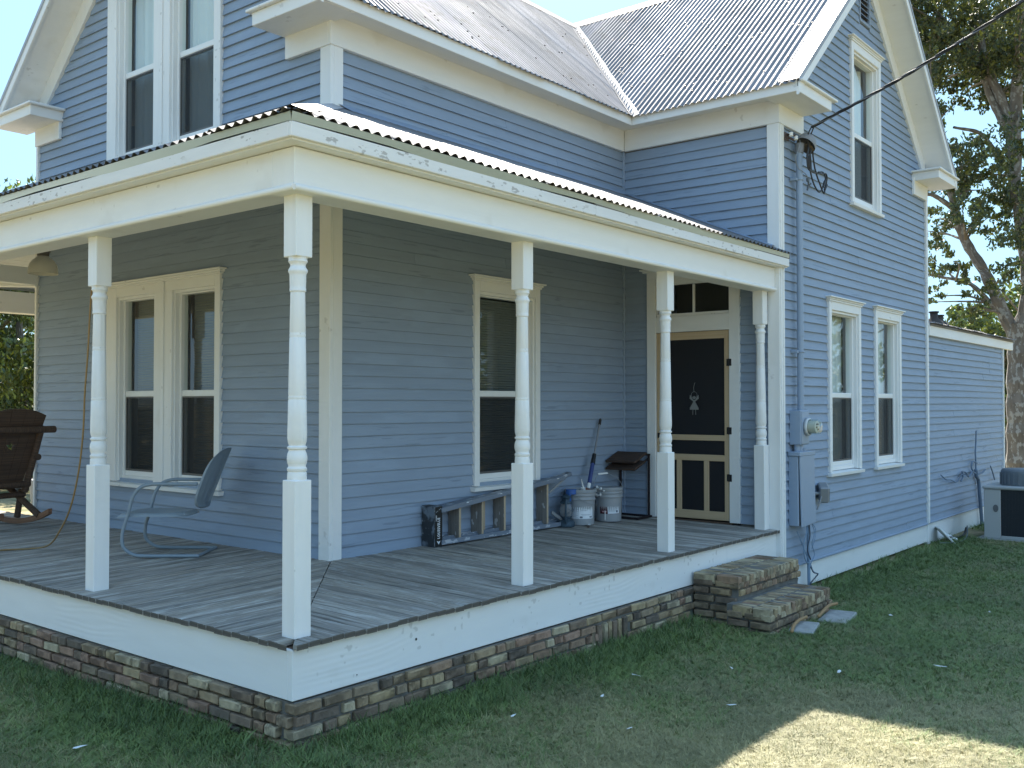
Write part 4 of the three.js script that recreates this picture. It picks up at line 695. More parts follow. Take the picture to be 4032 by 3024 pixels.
{
  const o = thing('cable_bracket', 'small clevis bracket with white insulators under the eave corner', 'bracket', [6.255, 4.045, ZS + 0.02]);
  new MB().box(-0.012, -0.04, -0.005, 0.10, 0.04, 0.004, 0.002).bar(V(0.06, 0.02, 0), V(0.03, -0.01, 0.10), 0.02, 0.02).bar(V(0.09, 0, 0), V(0.15, -0.03, 0.05), 0.02, 0.02).build('bracket', std({ color: lin(0.09, 0.06, 0.05), roughness: 0.7 }), o);
  for (const [x, y, z] of [[-0.02, -0.005, 0.08], [0.055, -0.03, 0.10]]) new MB().lathe([[0, -0.02], [0.018, -0.02], [0.022, -0.01], [0.014, 0], [0.022, 0.01], [0.018, 0.02], [0, 0.02]], 14, [x, y, z]).build('insulator', M.vinyl, o);
  new MB().tube([V(0.24, 0.02, 0.06), V(0.16, -0.06, 0.10), V(0.06, -0.16, 0.12), V(0.02, -0.25, 0.11), V(0.10, -0.33, 0.10), V(0.22, -0.345, 0.10), V(0.33, -0.37, 0.10), V(0.35, -0.40, 0.10)], 0.004, 6).build('thin_wire', greyMetal, o);
  new MB().box(0.335, -0.43, 0.09, 0.365, -0.395, 0.11).bar(V(0.375, -0.39, 0.1), V(0.375, -0.47, 0.1), 0.015, 0.02).bar(V(0.375, -0.46, 0.1), V(0.34, -0.52, 0.1), 0.015, 0.015).bar(V(0.345, -0.515, 0.1), V(0.44, -0.43, 0.1), 0.010, 0.010).build('clamp', std({ color: lin(0.16, 0.17, 0.18), roughness: 0.6, metalness: 0.3 }), o);
}
{ // meter and its box
  const o = thing('electric_meter', 'round glass electric meter on a blue painted socket box beside the porch corner', 'electric meter', [6.49, 0.855, ZS]);
  const b = new MB(); b.box(-0.112, 0.0, 0.0, 0.108, 0.357, 0.122, 0.006); b.box(-0.1, 0.012, 0.1221, 0.1, 0.345, 0.128, 0.004); b.cyl(V(-0.06, -0.07, 0.06), V(-0.06, 0.0, 0.06), 0.028, 0.028, 14).cyl(V(0.0, -0.085, 0.06), V(0.0, 0.0, 0.06), 0.035, 0.035, 16); b.box(0.05, -0.05, 0.05, 0.075, 0.0, 0.075, 0.003).build('socket_box', greyPaint, o);
  const c = V(0.03, 0.185, 0), rot = new THREE.Matrix4().makeRotationX(Math.PI / 2).setPosition(c.x, c.y, 0.128), m = (g) => g.applyMatrix4(rot);
  mesh('ring', m(new THREE.LatheGeometry([[0.0, 0], [0.092, 0], [0.092, 0.03], [0.086, 0.036], [0.078, 0.036]].map((q) => new THREE.Vector2(...q)), 32)), std({ color: lin(0.62, 0.63, 0.62), roughness: 0.45 }), o);
  mesh('body', m(new THREE.LatheGeometry([[0, 0.115], [0.062, 0.115], [0.066, 0.110], [0.066, 0.03]].map((q) => new THREE.Vector2(...q)), 28)), std({ color: lin(0.55, 0.53, 0.46), roughness: 0.5 }), o);
  const F = new MB().at(new THREE.Matrix4().setPosition(c.x, c.y, 0.243)); F.box(-0.03, 0.018, 0.0, 0.03, 0.036, 0.003).box(-0.035, -0.012, 0.0, -0.005, 0.006, 0.003).box(0.005, -0.035, 0, 0.04, -0.018, 0.003).box(-0.058, -0.02, -0.06, -0.054, 0.02, -0.03).build('display', std({ color: lin(0.03, 0.03, 0.03), roughness: 0.3 }), o);
  mesh('glass_dome', m(new THREE.LatheGeometry([[0.078, 0.036], [0.077, 0.125], [0.072, 0.138], [0.06, 0.145], [0, 0.148]].map((q) => new THREE.Vector2(...q)), 32)), M.pane, o);
}
{
  const o = thing('breaker_box', 'tall blue painted breaker box hung crooked below the electric meter', 'breaker box', [6.55, 0.02, ZS]);
  const b = new MB(); b.box(-0.205, 0.0, 0.0, 0.175, 0.72, 0.105, 0.005).build('box', greyPaint, o);
  const d = new MB().at(new THREE.Matrix4().makeRotationZ(0.05).setPosition(0.02, -0.005, 0.112)); d.box(-0.185, 0.0, 0, 0.185, 0.735, 0.018, 0.006); d.build('cover', greyPaint, o);
  const t = new MB(); t.box(-0.22, 0.72, 0.0, 0.19, 0.765, 0.135, 0.006); t.cyl(V(0.03, 0.765, 0.06), V(0.03, 0.79, 0.06), 0.045, 0.045, 16).build('lid', greyPaint, o);
  trim('gap', M.black, (q) => q.box(-0.18, 0.005, 0.1051, 0.16, 0.71, 0.110), o);
}
{
  const o = thing('ground_wires', 'thin grey wires and conduit dangling under the breaker box to the ground', 'wires', [6.66, -0.66, ZS + 0.01]), P = (x, y, z) => V(x - 6.66, y + 0.66, z), pt = std({ color: lin(0.20, 0.29, 0.40), roughness: 0.6 }), bl = std({ color: lin(0.06, 0.075, 0.10), roughness: 0.6 });
  new MB().cyl(P(6.70, -0.68, 0.06), P(6.68, 0.03, 0.06), 0.017, 0.017, 10).build('conduit', pt, o);
  const w = (pts, m, r = 0.006) => new MB().tube(pts.map((p) => P(...p)), r, 6, 8).build('wire', m, o);
  w([[6.62, 0.03, 0.08], [6.55, -0.06, 0.1], [6.50, -0.16, 0.09], [6.53, -0.30, 0.08], [6.62, -0.38, 0.07], [6.69, -0.40, 0.07]], pt); w([[6.66, 0.03, 0.08], [6.66, -0.1, 0.09], [6.62, -0.25, 0.08], [6.70, -0.36, 0.08]], bl);
  w([[6.74, 0.03, 0.07], [6.78, -0.08, 0.09], [6.74, -0.2, 0.08], [6.80, -0.32, 0.08], [6.72, -0.42, 0.07], [6.70, -0.5, 0.07]], pt, 0.005); w([[6.42, -0.04, 0.05], [6.50, -0.15, 0.06], [6.60, -0.29, 0.07], [6.72, -0.41, 0.07], [6.80, -0.50, 0.07], [6.86, -0.53, 0.10]], pt, 0.005);
  w([[6.70, -0.44, 0.08], [6.75, -0.50, 0.09], [6.84, -0.53, 0.10], [6.80, -0.56, 0.09], [6.68, -0.60, 0.09], [6.58, -0.68, 0.08]], bl, 0.007); w([[6.78, 0.02, 0.06], [6.86, -0.06, 0.07], [6.84, -0.16, 0.07], [6.78, -0.26, 0.06]], pt, 0.004);
}
{
  const o = thing('flood_light', 'small grey metal flood light box low on the gable wall beside the breaker box', 'flood light', [7.0, 0.31, ZS + 0.01], 0.5);
  const ft = new THREE.Matrix4().makeRotationZ(0.22); new MB().at(ft).box(-0.075, -0.085, 0.05, 0.14, 0.085, 0.15, 0.012).build('housing', greyMetal, o); new MB().at(ft).box(-0.06, -0.07, 0.1501, 0.125, 0.07, 0.156, 0.003).build('glass_cover', std({ color: lin(0.24, 0.25, 0.25), roughness: 0.35 }), o);
  new MB().cyl(V(-0.03, 0.0, 0.0), V(-0.03, 0.0, 0.06), 0.02, 0.02, 10).tube([V(-0.06, -0.02, 0.07), V(-0.09, -0.08, 0.05), V(-0.10, -0.16, 0.02)], 0.008, 6).build('bracket', greyMetal, o);
}
{ // pendant lamp under the porch ceiling
  const o = thing('pendant_lamp', 'frosted glass bell shade lamp under the far left porch ceiling', 'lamp', [0.9, 2.46, -4.73]);
  const sh = mesh('lamp_shade', new THREE.LatheGeometry([[0.128, 0.0], [0.126, 0.05], [0.115, 0.09], [0.09, 0.125], [0.06, 0.15], [0.045, 0.165], [0.043, 0.163], [0.058, 0.146], [0.086, 0.122], [0.111, 0.088], [0.122, 0.05], [0.124, 0.0]].map((q) => new THREE.Vector2(...q)), 36), new THREE.MeshPhysicalMaterial({ color: lin(0.75, 0.73, 0.66), roughness: 0.35, transmission: 0.5, thickness: 0, side: THREE.DoubleSide }), o);
  new MB().cyl(V(0, 0.163, 0), V(0, 0.20, 0), 0.05, 0.055, 20).cyl(V(0, 0.20, 0), V(0, 0.215, 0), 0.062, 0.062, 20).build('gallery', std({ color: lin(0.10, 0.09, 0.08), roughness: 0.6 }), o); new MB().lathe([[0, 0.215], [0.035, 0.215], [0.05, 0.25], [0.045, 0.275], [0.06, 0.30], [0.07, 0.328], [0, 0.328]], 20).build('canopy', M.white, o);
}
{
  const o = thing('power_cord', 'tan power cord hanging from the beam and trailing across the left porch floor', 'cord', [0.5, 0, -3.3]);
  const P = [[0.55, 2.78, -3.1], [0.53, 2.45, -3.09], [0.5, 2.10, -3.10], [0.5, 1.68, -3.14], [0.52, 1.36, -3.22], [0.55, 1.05, -3.30], [0.58, 0.75, -3.42], [0.62, 0.45, -3.62], [0.68, 0.22, -3.92], [0.72, 0.06, -4.22], [0.66, 0.022, -4.42], [0.5, 0.018, -4.54], [0.25, 0.014, -4.62], [0.06, 0.014, -4.75]].map((p) => V(p[0] - 0.5, p[1], p[2] + 3.3));
  new MB().tube(P, 0.0075, 8, 10).build('cord', std({ color: lin(0.30, 0.19, 0.075), roughness: 0.55 }), o);
}
/* ---------- metal lawn chair ---------- */
{
  const o = thing('lawn_chair', 'old blue grey metal lawn chair with tubular arms under the double window', 'chair', [1.27, 0.026, -3.20], Math.atan2(-0.62, -0.78));
  const tube = (s) => new MB().tube([V(s * 0.235, 0.016, -0.30), V(s * 0.24, 0.016, -0.10), V(s * 0.245, 0.016, 0.12), V(s * 0.245, 0.026, 0.22), V(s * 0.245, 0.09, 0.305), V(s * 0.245, 0.18, 0.315), V(s * 0.247, 0.36, 0.265), V(s * 0.25, 0.50, 0.225), V(s * 0.25, 0.57, 0.17), V(s * 0.25, 0.598, 0.08), V(s * 0.25, 0.600, -0.05), V(s * 0.245, 0.600, -0.16), V(s * 0.228, 0.600, -0.285)], 0.0145, 10, 6);
  for (const s of [-1, 1]) tube(s).build('frame_tube', M.chair, o);
  new MB().cyl(V(-0.235, 0.016, -0.30), V(0.235, 0.016, -0.30), 0.0125, 0.0125, 10).build('rear_bar', M.chair, o);
  const shell = (P, nu, nv, th, N) => {                  // a pressed sheet with thickness: P(u, v) in -1..1 squares
    const b = new MB(), S = (i, j, k) => { const u = (i / nu) * 2 - 1, v = (j / nv) * 2 - 1, p = P(u, v); return k ? p.add(N.clone().multiplyScalar(-th)) : p; };
    for (let i = 0; i < nu; i++) for (let j = 0; j < nv; j++) { b.quad(S(i, j, 0), S(i + 1, j, 0), S(i + 1, j + 1, 0), S(i, j + 1, 0)); b.quad(S(i, j, 1), S(i, j + 1, 1), S(i + 1, j + 1, 1), S(i + 1, j, 1)); }
    for (let i = 0; i < nu; i++) { b.quad(S(i, 0, 1), S(i + 1, 0, 1), S(i + 1, 0, 0), S(i, 0, 0)); b.quad(S(i, nv, 0), S(i + 1, nv, 0), S(i + 1, nv, 1), S(i, nv, 1)); }
    for (let j = 0; j < nv; j++) { b.quad(S(0, j, 0), S(0, j + 1, 0), S(0, j + 1, 1), S(0, j, 1)); b.quad(S(nu, j, 1), S(nu, j + 1, 1), S(nu, j + 1, 0), S(nu, j, 0)); }
    let g = mergeVertices(deleteNormals(b.geo()), 1e-4); return toCreasedNormals(g, 0.9);
  };
  const sq = (u, v, e) => { const r = Math.pow(Math.pow(Math.abs(u), e) + Math.pow(Math.abs(v), e), 1 / e), m = Math.max(Math.abs(u), Math.abs(v)); return m < 1e-6 ? [0, 0] : [(u * m) / r, (v * m) / r]; };  // square to rounded square
  mesh('seat', shell((u, v) => { const [a, c] = sq(u, v, 4), rim = sstep(0.86, 1, Math.max(Math.abs(u), Math.abs(v))), front = Math.max(0, c); return V(-a * 0.232, 0.372 - 0.028 * (1 - a * a) * (1 - c * c) * 1.3 - 0.034 * rim - 0.018 * front * front * front, 0.105 + c * 0.305); }, 22, 22, 0.006, V(0, 1, 0)), M.chair, o);
  const bk = V(0, 0.35, -0.94).normalize(), bu = V(0, 0.94, -0.35).normalize();
  mesh('backrest', shell((u, v) => { const [a, c] = sq(u, v, 3.4), m = Math.max(Math.abs(u), Math.abs(v)), rim = sstep(0.88, 1, m), narrow = 1 - 0.10 * sstep(-0.2, -1, c), y = 0.265 * (c + 1), dish = 0.062 * (1 - a * a), rib = 0.004 * Math.cos(a * 14) * sstep(0.9, 0.6, m) * sstep(0.3, -0.6, c); return V(a * 0.235 * narrow, 0.350, -0.195).addScaledVector(bu, y).addScaledVector(bk, dish + rib + 0.048 * rim); }, 26, 26, 0.006, V(0, 0.42, -0.91)), M.chair, o);
  const bolt = new THREE.CylinderGeometry(0.008, 0.008, 0.01, 8).rotateZ(Math.PI / 2); for (const s of [-1, 1]) for (const [y, z] of [[0.375, 0.262], [0.60, -0.28], [0.36, -0.19]]) { const q = mesh('bolt', bolt, M.chair, o); q.position.set(s * 0.262 * (z < 0 ? 0.92 : 1), y, z); }
}
/* ---------- rocking chair ---------- */
{
  const o = thing('rocking_chair', 'dark wooden log rocking chair with a star cut out of its fan back', 'rocking chair', [1.1, 0.03, -6.25], Math.atan2(-0.22, -0.975));
  const dk = M.oldWood, log = (a, b, r, n, m = dk) => new MB().cyl(V(...a), V(...b), r, r * 0.92, 12).build(n, m, o);
  const tan = std({ map: oldWood, color: lin(2.6, 2.2, 1.9), roughness: 0.6 });
  for (const s of [-1, 1]) {
    const b = new MB(), N = 16, x = s * 0.27; for (let i = 0; i < N; i++) { const f = (t) => { const z = -0.56 + 1.10 * t, d = z + 0.02; return [z, 0.004 + 0.42 * d * d]; }, [z0, y0] = f(i / N), [z1, y1] = f((i + 1) / N), h = 0.055, w = 0.022; b.quad(V(x - w, y0 + h, z0), V(x - w, y1 + h, z1), V(x + w, y1 + h, z1), V(x + w, y0 + h, z0)); b.quad(V(x + w, y0, z0), V(x + w, y1, z1), V(x - w, y1, z1), V(x - w, y0, z0)); b.quad(V(x - w, y0, z0), V(x - w, y1, z1), V(x - w, y1 + h, z1), V(x - w, y0 + h, z0)); b.quad(V(x + w, y1, z1), V(x + w, y0, z0), V(x + w, y0 + h, z0), V(x + w, y1 + h, z1)); if (i === 0) b.quad(V(x + w, y0, z0), V(x - w, y0, z0), V(x - w, y0 + h, z0), V(x + w, y0 + h, z0)); if (i === N - 1) b.quad(V(x - w, y1, z1), V(x + w, y1, z1), V(x + w, y1 + h, z1), V(x - w, y1 + h, z1)); }
    b.build('rocker', tan, o);
    log([x, 0.06, 0.30], [x * 1.02, 0.66, 0.34], 0.036, 'front_leg'); log([x, 0.10, -0.40], [x, 0.40, 0.12], 0.034, 'brace'); log([x, 0.34, -0.17], [x * 1.08, 1.02, -0.40], 0.036, 'back_post'); log([x, 0.07, -0.06], [x, 0.36, -0.12], 0.032, 'rear_leg');
    log([x * 1.12, 0.66, 0.42], [x * 1.12, 0.70, -0.34], 0.036, 'armrest');
  }
  log([-0.42, 0.985, -0.425], [0.42, 0.985, -0.425], 0.036, 'back_rail'); log([-0.30, 0.42, -0.20], [0.30, 0.42, -0.20], 0.034, 'rear_stretcher'); log([-0.29, 0.31, -0.14], [0.29, 0.31, -0.14], 0.03, 'rear_stretcher'); log([-0.29, 0.36, 0.32], [0.29, 0.36, 0.32], 0.034, 'front_stretcher');
  for (let i = 0; i < 7; i++) new MB().bar(V(-0.27 + i * 0.09, 0.395, -0.20), V(-0.27 + i * 0.09, 0.41, 0.36), 0.076, 0.026, 0.004).build('seat_slat', dk, o);
  // fan back of tapering boards; the star is cut through the middle ones
  const tilt = new THREE.Matrix4().makeBasis(V(1, 0, 0), V(0, 0.945, -0.327), V(0, 0.327, 0.945)).setPosition(0, 0.40, -0.17), star = new THREE.Path(), L = 0.84;
  for (let i = 0; i < 10; i++) { const r = i % 2 ? 0.026 : 0.062, a = Math.PI / 2 + (i * Math.PI) / 5, p = [r * Math.cos(a), 0.44 + r * Math.sin(a)]; i ? star.lineTo(...p) : star.moveTo(...p); } star.closePath();
  const edge = [-1, -0.62, -0.24, 0.24, 0.62, 1], topY = (k) => L - 0.07 * k * k, X = (k, y) => k * mix(0.225, 0.335, y / L);
  for (let i = 0; i < 5; i++) { const g0 = edge[i] + 0.006, g1 = edge[i + 1] - 0.006, s = new THREE.Shape(); s.moveTo(X(g0, 0), 0); s.lineTo(X(g1, 0), 0); for (let j = 0; j <= 6; j++) { const k = mix(g1, g0, j / 6); s.lineTo(X(k, topY(k)), topY(k)); } s.closePath(); if (i === 2) s.holes.push(star); const g = new THREE.ExtrudeGeometry(s, { depth: 0.022, bevelEnabled: false }).applyMatrix4(tilt); mesh('back_board', g, dk, o); }
}
{ // planter with red flowers behind the rocking chair
  const o = thing('flower_tub', 'galvanised tub of red flowers on the porch behind the rocking chair', 'planter', [2.36, 0.0, -7.62]), R = rng(140);
  mesh('tub', new THREE.LatheGeometry([[0, 0.0], [0.17, 0.0], [0.18, 0.01], [0.215, 0.36], [0.225, 0.37], [0.205, 0.37], [0.195, 0.33], [0, 0.33]].map((q) => new THREE.Vector2(...q)), 28), greyMetal, o);
  const st = new MB(); for (let i = 0; i < 26; i++) { const a = R() * 6.28, r = R() * 0.15; st.cyl(V(r * Math.cos(a), 0.33, r * Math.sin(a)), V(1.4 * r * Math.cos(a), 0.5 + R() * 0.2, 1.4 * r * Math.sin(a)), 0.006, 0.004, 5); } st.build('stems', std({ color: lin(0.03, 0.035, 0.025), roughness: 0.9 }), o);
  const pet = new MB(); for (let i = 0; i < 150; i++) { const a = R() * 6.28, r = Math.sqrt(R()) * 0.22, c = V(r * Math.cos(a), 0.56 + R() * 0.20, r * Math.sin(a)), d = V(R() - 0.5, R() - 0.2, R() - 0.5).normalize().multiplyScalar(0.035), e = V(R() - 0.5, R() - 0.5, R() - 0.5).cross(d).normalize().multiplyScalar(0.028); pet.quad(c.clone().sub(d).sub(e), c.clone().add(d).sub(e), c.clone().add(d).add(e), c.clone().sub(d).add(e)); } pet.build('flowers', std({ color: lin(0.55, 0.015, 0.045), roughness: 0.7, side: THREE.DoubleSide }), o);
}
/* ---------- step ladder lying on its side ---------- */
{
  const z0 = -1.80, o = thing('step_ladder', 'blue step ladder spattered with paint lying on its side under the window', 'ladder', [3.8, 0.03, -1.75]), P = (x, y, z) => V(x - 3.8, y - 0.0, z + 1.75);
  const low = [P(2.93, 0.025, -1.70), P(4.76, 0.022, -1.70)], up = [P(2.93, 0.335, -1.70), P(4.76, 0.515, -1.70)];
  const rl = std({ map: railMap, roughness: 0.5 });
  const ch = (a, b, k, n = 'rail') => { const q = new MB(); q.bar(a, b, 0.085, 0.012, 0.002); const s = V(0, k * 0.018, 0); q.bar(a.clone().add(s).add(V(0, 0, 0.038)), b.clone().add(s).add(V(0, 0, 0.038)), 0.008, 0.036, 0.002); q.bar(a.clone().add(s).add(V(0, 0, -0.038)), b.clone().add(s).add(V(0, 0, -0.038)), 0.008, 0.036, 0.002); q.build(n, rl, o); };
  ch(low[0], low[1], 1); ch(up[0], up[1], -1);
  ch(P(3.0, 0.05, -1.79), P(4.72, 0.06, -1.79), 0.3, 'rear_rail'); ch(P(3.0, 0.33, -1.79), P(4.72, 0.49, -1.79), -0.3, 'rear_rail');
  const tm = std({ map: treadMap, bumpMap: deckBump, bumpScale: 0.001, roughness: 0.7 }), te = std({ map: pineMap, color: lin(0.85, 0.88, 0.95), roughness: 0.7 });
  for (const x of [3.20, 3.51, 3.83, 4.16, 4.50]) { const h = 0.30 + ((x - 2.93) / 1.83) * 0.18; const t = new MB(); t.box(x - 3.8 - 0.012, 0.04, -0.075, x - 3.8 + 0.012, 0.03 + h, 0.055, 0.003).build('tread', tm, o); new MB().box(x - 3.8 - 0.0135, 0.04, 0.0555, x - 3.8 + 0.0135, 0.03 + h, 0.062, 0.003).build('tread_edge', te, o); }
  for (const x of [3.66, 4.3]) new MB().box(x - 3.8 - 0.008, 0.06, -0.06, x - 3.8 + 0.008, 0.40 + (x - 3.66) * 0.1, -0.045, 0.002).build('rear_brace', te, o);
  const cap = new MB(); cap.box(2.845 - 3.8, 0.0, -0.075, 2.945 - 3.8, 0.362, 0.085, 0.006); cap.build('top_cap', std({ map: spatter, roughness: 0.6 }), o);
  const g = document.createElement('canvas'); g.width = 128; g.height = 640; const k = g.getContext('2d'); k.fillStyle = '#0d0f12'; k.fillRect(0, 0, 128, 640); k.save(); k.translate(64, 320); k.rotate(-Math.PI / 2); k.fillStyle = '#e6e9ec'; k.font = 'bold 62px sans-serif'; k.textBaseline = 'middle'; k.fillText('LOUISVILLE', -195, 0, 400); k.font = 'bold 26px sans-serif'; k.fillText('LADDER', 90, -44); k.beginPath(); k.moveTo(-285, 0); k.lineTo(-225, -34); k.lineTo(-238, 0); k.lineTo(-225, 34); k.closePath(); k.fill(); k.fillStyle = '#0d0f12'; k.fillRect(-250, -3, 26, 6); k.fillStyle = '#7f8890'; for (let i = 0; i < 12; i++) k.fillRect(230 + (i * 37) % 70, -50 + ((i * 53) % 100), 12, 8); k.restore();
  const ct = new THREE.CanvasTexture(g); ct.colorSpace = THREE.SRGBColorSpace; const lb = new THREE.PlaneGeometry(0.090, 0.345); const lm = mesh('label', lb, std({ map: ct, roughness: 0.5 }), o); lm.position.set(2.895 - 3.8, 0.181, 0.0865);
  // feet and a folded spreader at the wide end
  new MB().bar(P(4.72, 0.50, -1.70), P(4.86, 0.535, -1.68), 0.075, 0.04, 0.006).build('foot', std({ map: railMap, color: lin(0.8, 0.8, 0.8), roughness: 0.7 }), o); new MB().bar(P(4.72, 0.02, -1.70), P(4.84, 0.025, -1.66), 0.075, 0.04, 0.006).build('foot', rl, o);
  new MB().bar(P(4.80, 0.50, -1.68), P(4.54, 0.36, -1.70), 0.006, 0.02).bar(P(4.80, 0.04, -1.68), P(4.58, 0.16, -1.70), 0.01, 0.03).build('spreader', greyMetal, o);
  const R = rng(150), sp = new MB(); for (let i = 0; i < 26; i++) { const x = 3.0 + R() * 1.7, f = (x - 2.93) / 1.83; sp.add(new THREE.SphereGeometry(0.010 + R() * 0.012, 8, 5), new THREE.Matrix4().compose(P(x, R() < 0.75 ? 0.33 + f * 0.18 : 0.03, -1.66 - R() * 0.03), new THREE.Quaternion(), V(1.4, 0.35, 0.9))); } sp.build('paint_drips', M.vinyl, o).userData = { kind: 'stuff' };
}
/* ---------- buckets and what stands by them ---------- */
const bucketProf = (r, h) => [[0, 0], [r * 0.86, 0], [r * 0.885, 0.008], [r * 0.93, h * 0.70], [r * 1.0, h * 0.705], [r * 1.0, h * 0.735], [r * 0.945, h * 0.745], [r * 0.95, h * 0.82], [r * 1.0, h * 0.825], [r * 1.0, h * 0.845], [r * 0.955, h * 0.855], [r * 0.96, h * 0.9], [r * 1.0, h * 0.905], [r * 1.01, h * 0.99], [r * 0.99, h], [r * 0.955, h], [r * 0.945, h * 0.97], [r * 0.85, 0.01], [0, 0.008]].map((q) => new THREE.Vector2(...q));
function labelTex(draw) { const g = document.createElement('canvas'); g.width = 512; g.height = 320; const k = g.getContext('2d'); draw(k); const t = new THREE.CanvasTexture(g); t.colorSpace = THREE.SRGBColorSpace; return std({ map: t, roughness: 0.5 }); }
const greyPlastic = std({ color: lin(0.31, 0.325, 0.34), roughness: 0.45, bumpMap: roughBump, bumpScale: 0.0006 });
const wrap = (r, y0, y1, a0, a1) => { const g = new THREE.CylinderGeometry(r * 0.918, r * 0.895, y1 - y0, 24, 1, true, a0, a1 - a0); return g.translate(0, (y0 + y1) / 2, 0); };
{
  const o = thing('paint_bucket', 'open grey paint bucket with a wide white label, holding an extension pole', 'bucket', [5.02, 0.034, -1.655]), r = 0.158, h = 0.365;
  mesh('bucket', new THREE.LatheGeometry(bucketProf(r, h), 40), greyPlastic, o);
  const A = -0.89 - 0.5; // towards the camera
  mesh('label', wrap(r * 1.006, 0.07, 0.25, A - 0.35, A + 1.45), labelTex((k) => { k.fillStyle = '#e4e8ec'; k.fillRect(0, 0, 512, 320); k.fillStyle = '#b4bac3'; k.fillRect(0, 0, 190, 320); k.fillStyle = '#d3d8de'; k.fillRect(4, 4, 182, 312); k.fillStyle = '#2a3040'; k.fillRect(8, 8, 176, 22); k.fillStyle = '#7d8592'; for (let i = 0; i < 20; i++) k.fillRect(12, 44 + i * 13, 110 + ((i * 37) % 60), 4); k.fillStyle = '#1d2c5c'; k.fillRect(325, 14, 46, 78); k.fillStyle = '#c9d0e0'; k.fillRect(340, 26, 16, 30); k.fillStyle = '#6d7a6e'; k.font = '52px serif'; k.fillText('Emerald', 222, 146, 250); k.fillStyle = '#6f7783'; k.font = '20px sans-serif'; k.fillText('RAIN REFRESH', 236, 176, 210); k.fillStyle = '#4a5160'; k.font = 'bold 30px sans-serif'; k.fillText('▲', 336, 226); k.fillStyle = '#87909c'; k.fillRect(230, 240, 230, 4); k.fillRect(250, 252, 190, 4); k.fillStyle = '#666e7c'; k.fillRect(205, 276, 60, 32); k.fillRect(420, 276, 70, 14); k.fillRect(420, 296, 70, 8); }), o);
  new MB().tube([V(-0.155, 0.31, 0.02), V(-0.10, 0.24, 0.14), V(0.02, 0.21, 0.175), V(0.12, 0.24, 0.12), V(0.156, 0.31, 0.01)], 0.0025, 6).build('handle', greyMetal, o);
}
{
  const o = thing('paint_bucket', 'grey paint bucket with a red stripe label and raised wire handle beside the iron stand', 'bucket', [5.46, 0.034, -1.60]), r = 0.152, h = 0.362;
  mesh('bucket', new THREE.LatheGeometry(bucketProf(r, h), 40), greyPlastic, o); mesh('lid', new THREE.CylinderGeometry(r * 0.985, r * 0.985, 0.012, 36).translate(0, h - 0.012, 0), greyPlastic, o);
  const A = -0.89 - 0.5;
  mesh('label', wrap(r * 1.006, 0.085, 0.255, A - 0.30, A + 1.35), labelTex((k) => { k.fillStyle = '#4e1018'; k.fillRect(0, 0, 512, 320); k.fillStyle = '#d8dde2'; k.beginPath(); k.moveTo(190, 8); k.lineTo(500, 4); k.lineTo(490, 120); k.lineTo(505, 190); k.lineTo(505, 314); k.lineTo(200, 318); k.closePath(); k.fill(); k.fillStyle = '#9aa2ab'; for (let i = 0; i < 14; i++) k.fillRect(215, 30 + i * 18, 150 + ((i * 53) % 110), 5); k.fillStyle = '#3c4a66'; k.fillRect(410, 250, 44, 40); k.strokeStyle = '#b9848a'; k.lineWidth = 5; for (const y of [90, 170]) { k.beginPath(); k.arc(90, y, 26, 0, 7); k.stroke(); } k.fillStyle = '#c9a0a4'; k.fillRect(60, 262, 110, 26); }), o);
  new MB().tube([V(0.09, 0.30, 0.125), V(0.11, 0.40, 0.085), V(0.06, 0.47, 0.03), V(-0.0, 0.505, -0.03), V(-0.06, 0.50, -0.08), V(-0.10, 0.42, -0.11), V(-0.11, 0.30, -0.115)], 0.0028, 6).build('handle', greyMetal, o); new MB().bar(V(0.01, 0.505, -0.015), V(-0.075, 0.495, -0.085), 0.018, 0.018, 0.004).build('grip', M.vinyl, o);
  const R = rng(152), dp = new MB(); for (let i = 0; i < 16; i++) { const a = -2.4 + R() * 1.1, y = 0.26 + R() * 0.11; dp.add(new THREE.SphereGeometry(0.014, 8, 5), new THREE.Matrix4().compose(V(Math.sin(a) * r * 1.005, y, Math.cos(a) * r * 1.005), new THREE.Quaternion(), V(0.8, 0.5 + R(), 0.8))); } dp.cyl(V(-0.128, 0.02, 0.04), V(-0.135, 0.12, 0.045), 0.005, 0.005, 6).build('paint_drips', M.vinyl, o).userData = { kind: 'stuff' };
}
{
  const a = V(5.02, 0.06, -1.63), b = V(5.60, 1.115, -1.795), o = thing('extension_pole', 'paint roller extension pole with a blue grip leaning out of the open bucket', 'pole', a.toArray()), d = b.clone().sub(a), q = (t) => d.clone().multiplyScalar(t);
  new MB().cyl(q(0), q(0.40), 0.020, 0.020, 14).build('lower_sleeve', M.vinyl, o); new MB().cyl(q(0.36), q(0.56), 0.0225, 0.0225, 14).build('grip', std({ color: lin(0.035, 0.06, 0.20), roughness: 0.5 }), o); new MB().cyl(q(0.55), q(0.645), 0.027, 0.021, 14).build('collar', M.black, o); new MB().cyl(q(0.64), q(0.95), 0.011, 0.011, 12).build('tube', greyMetal, o); new MB().cyl(q(0.94), q(0.99), 0.016, 0.015, 12).cyl(q(0.99), q(1.0), 0.009, 0.009, 8).build('tip', M.black, o);
}
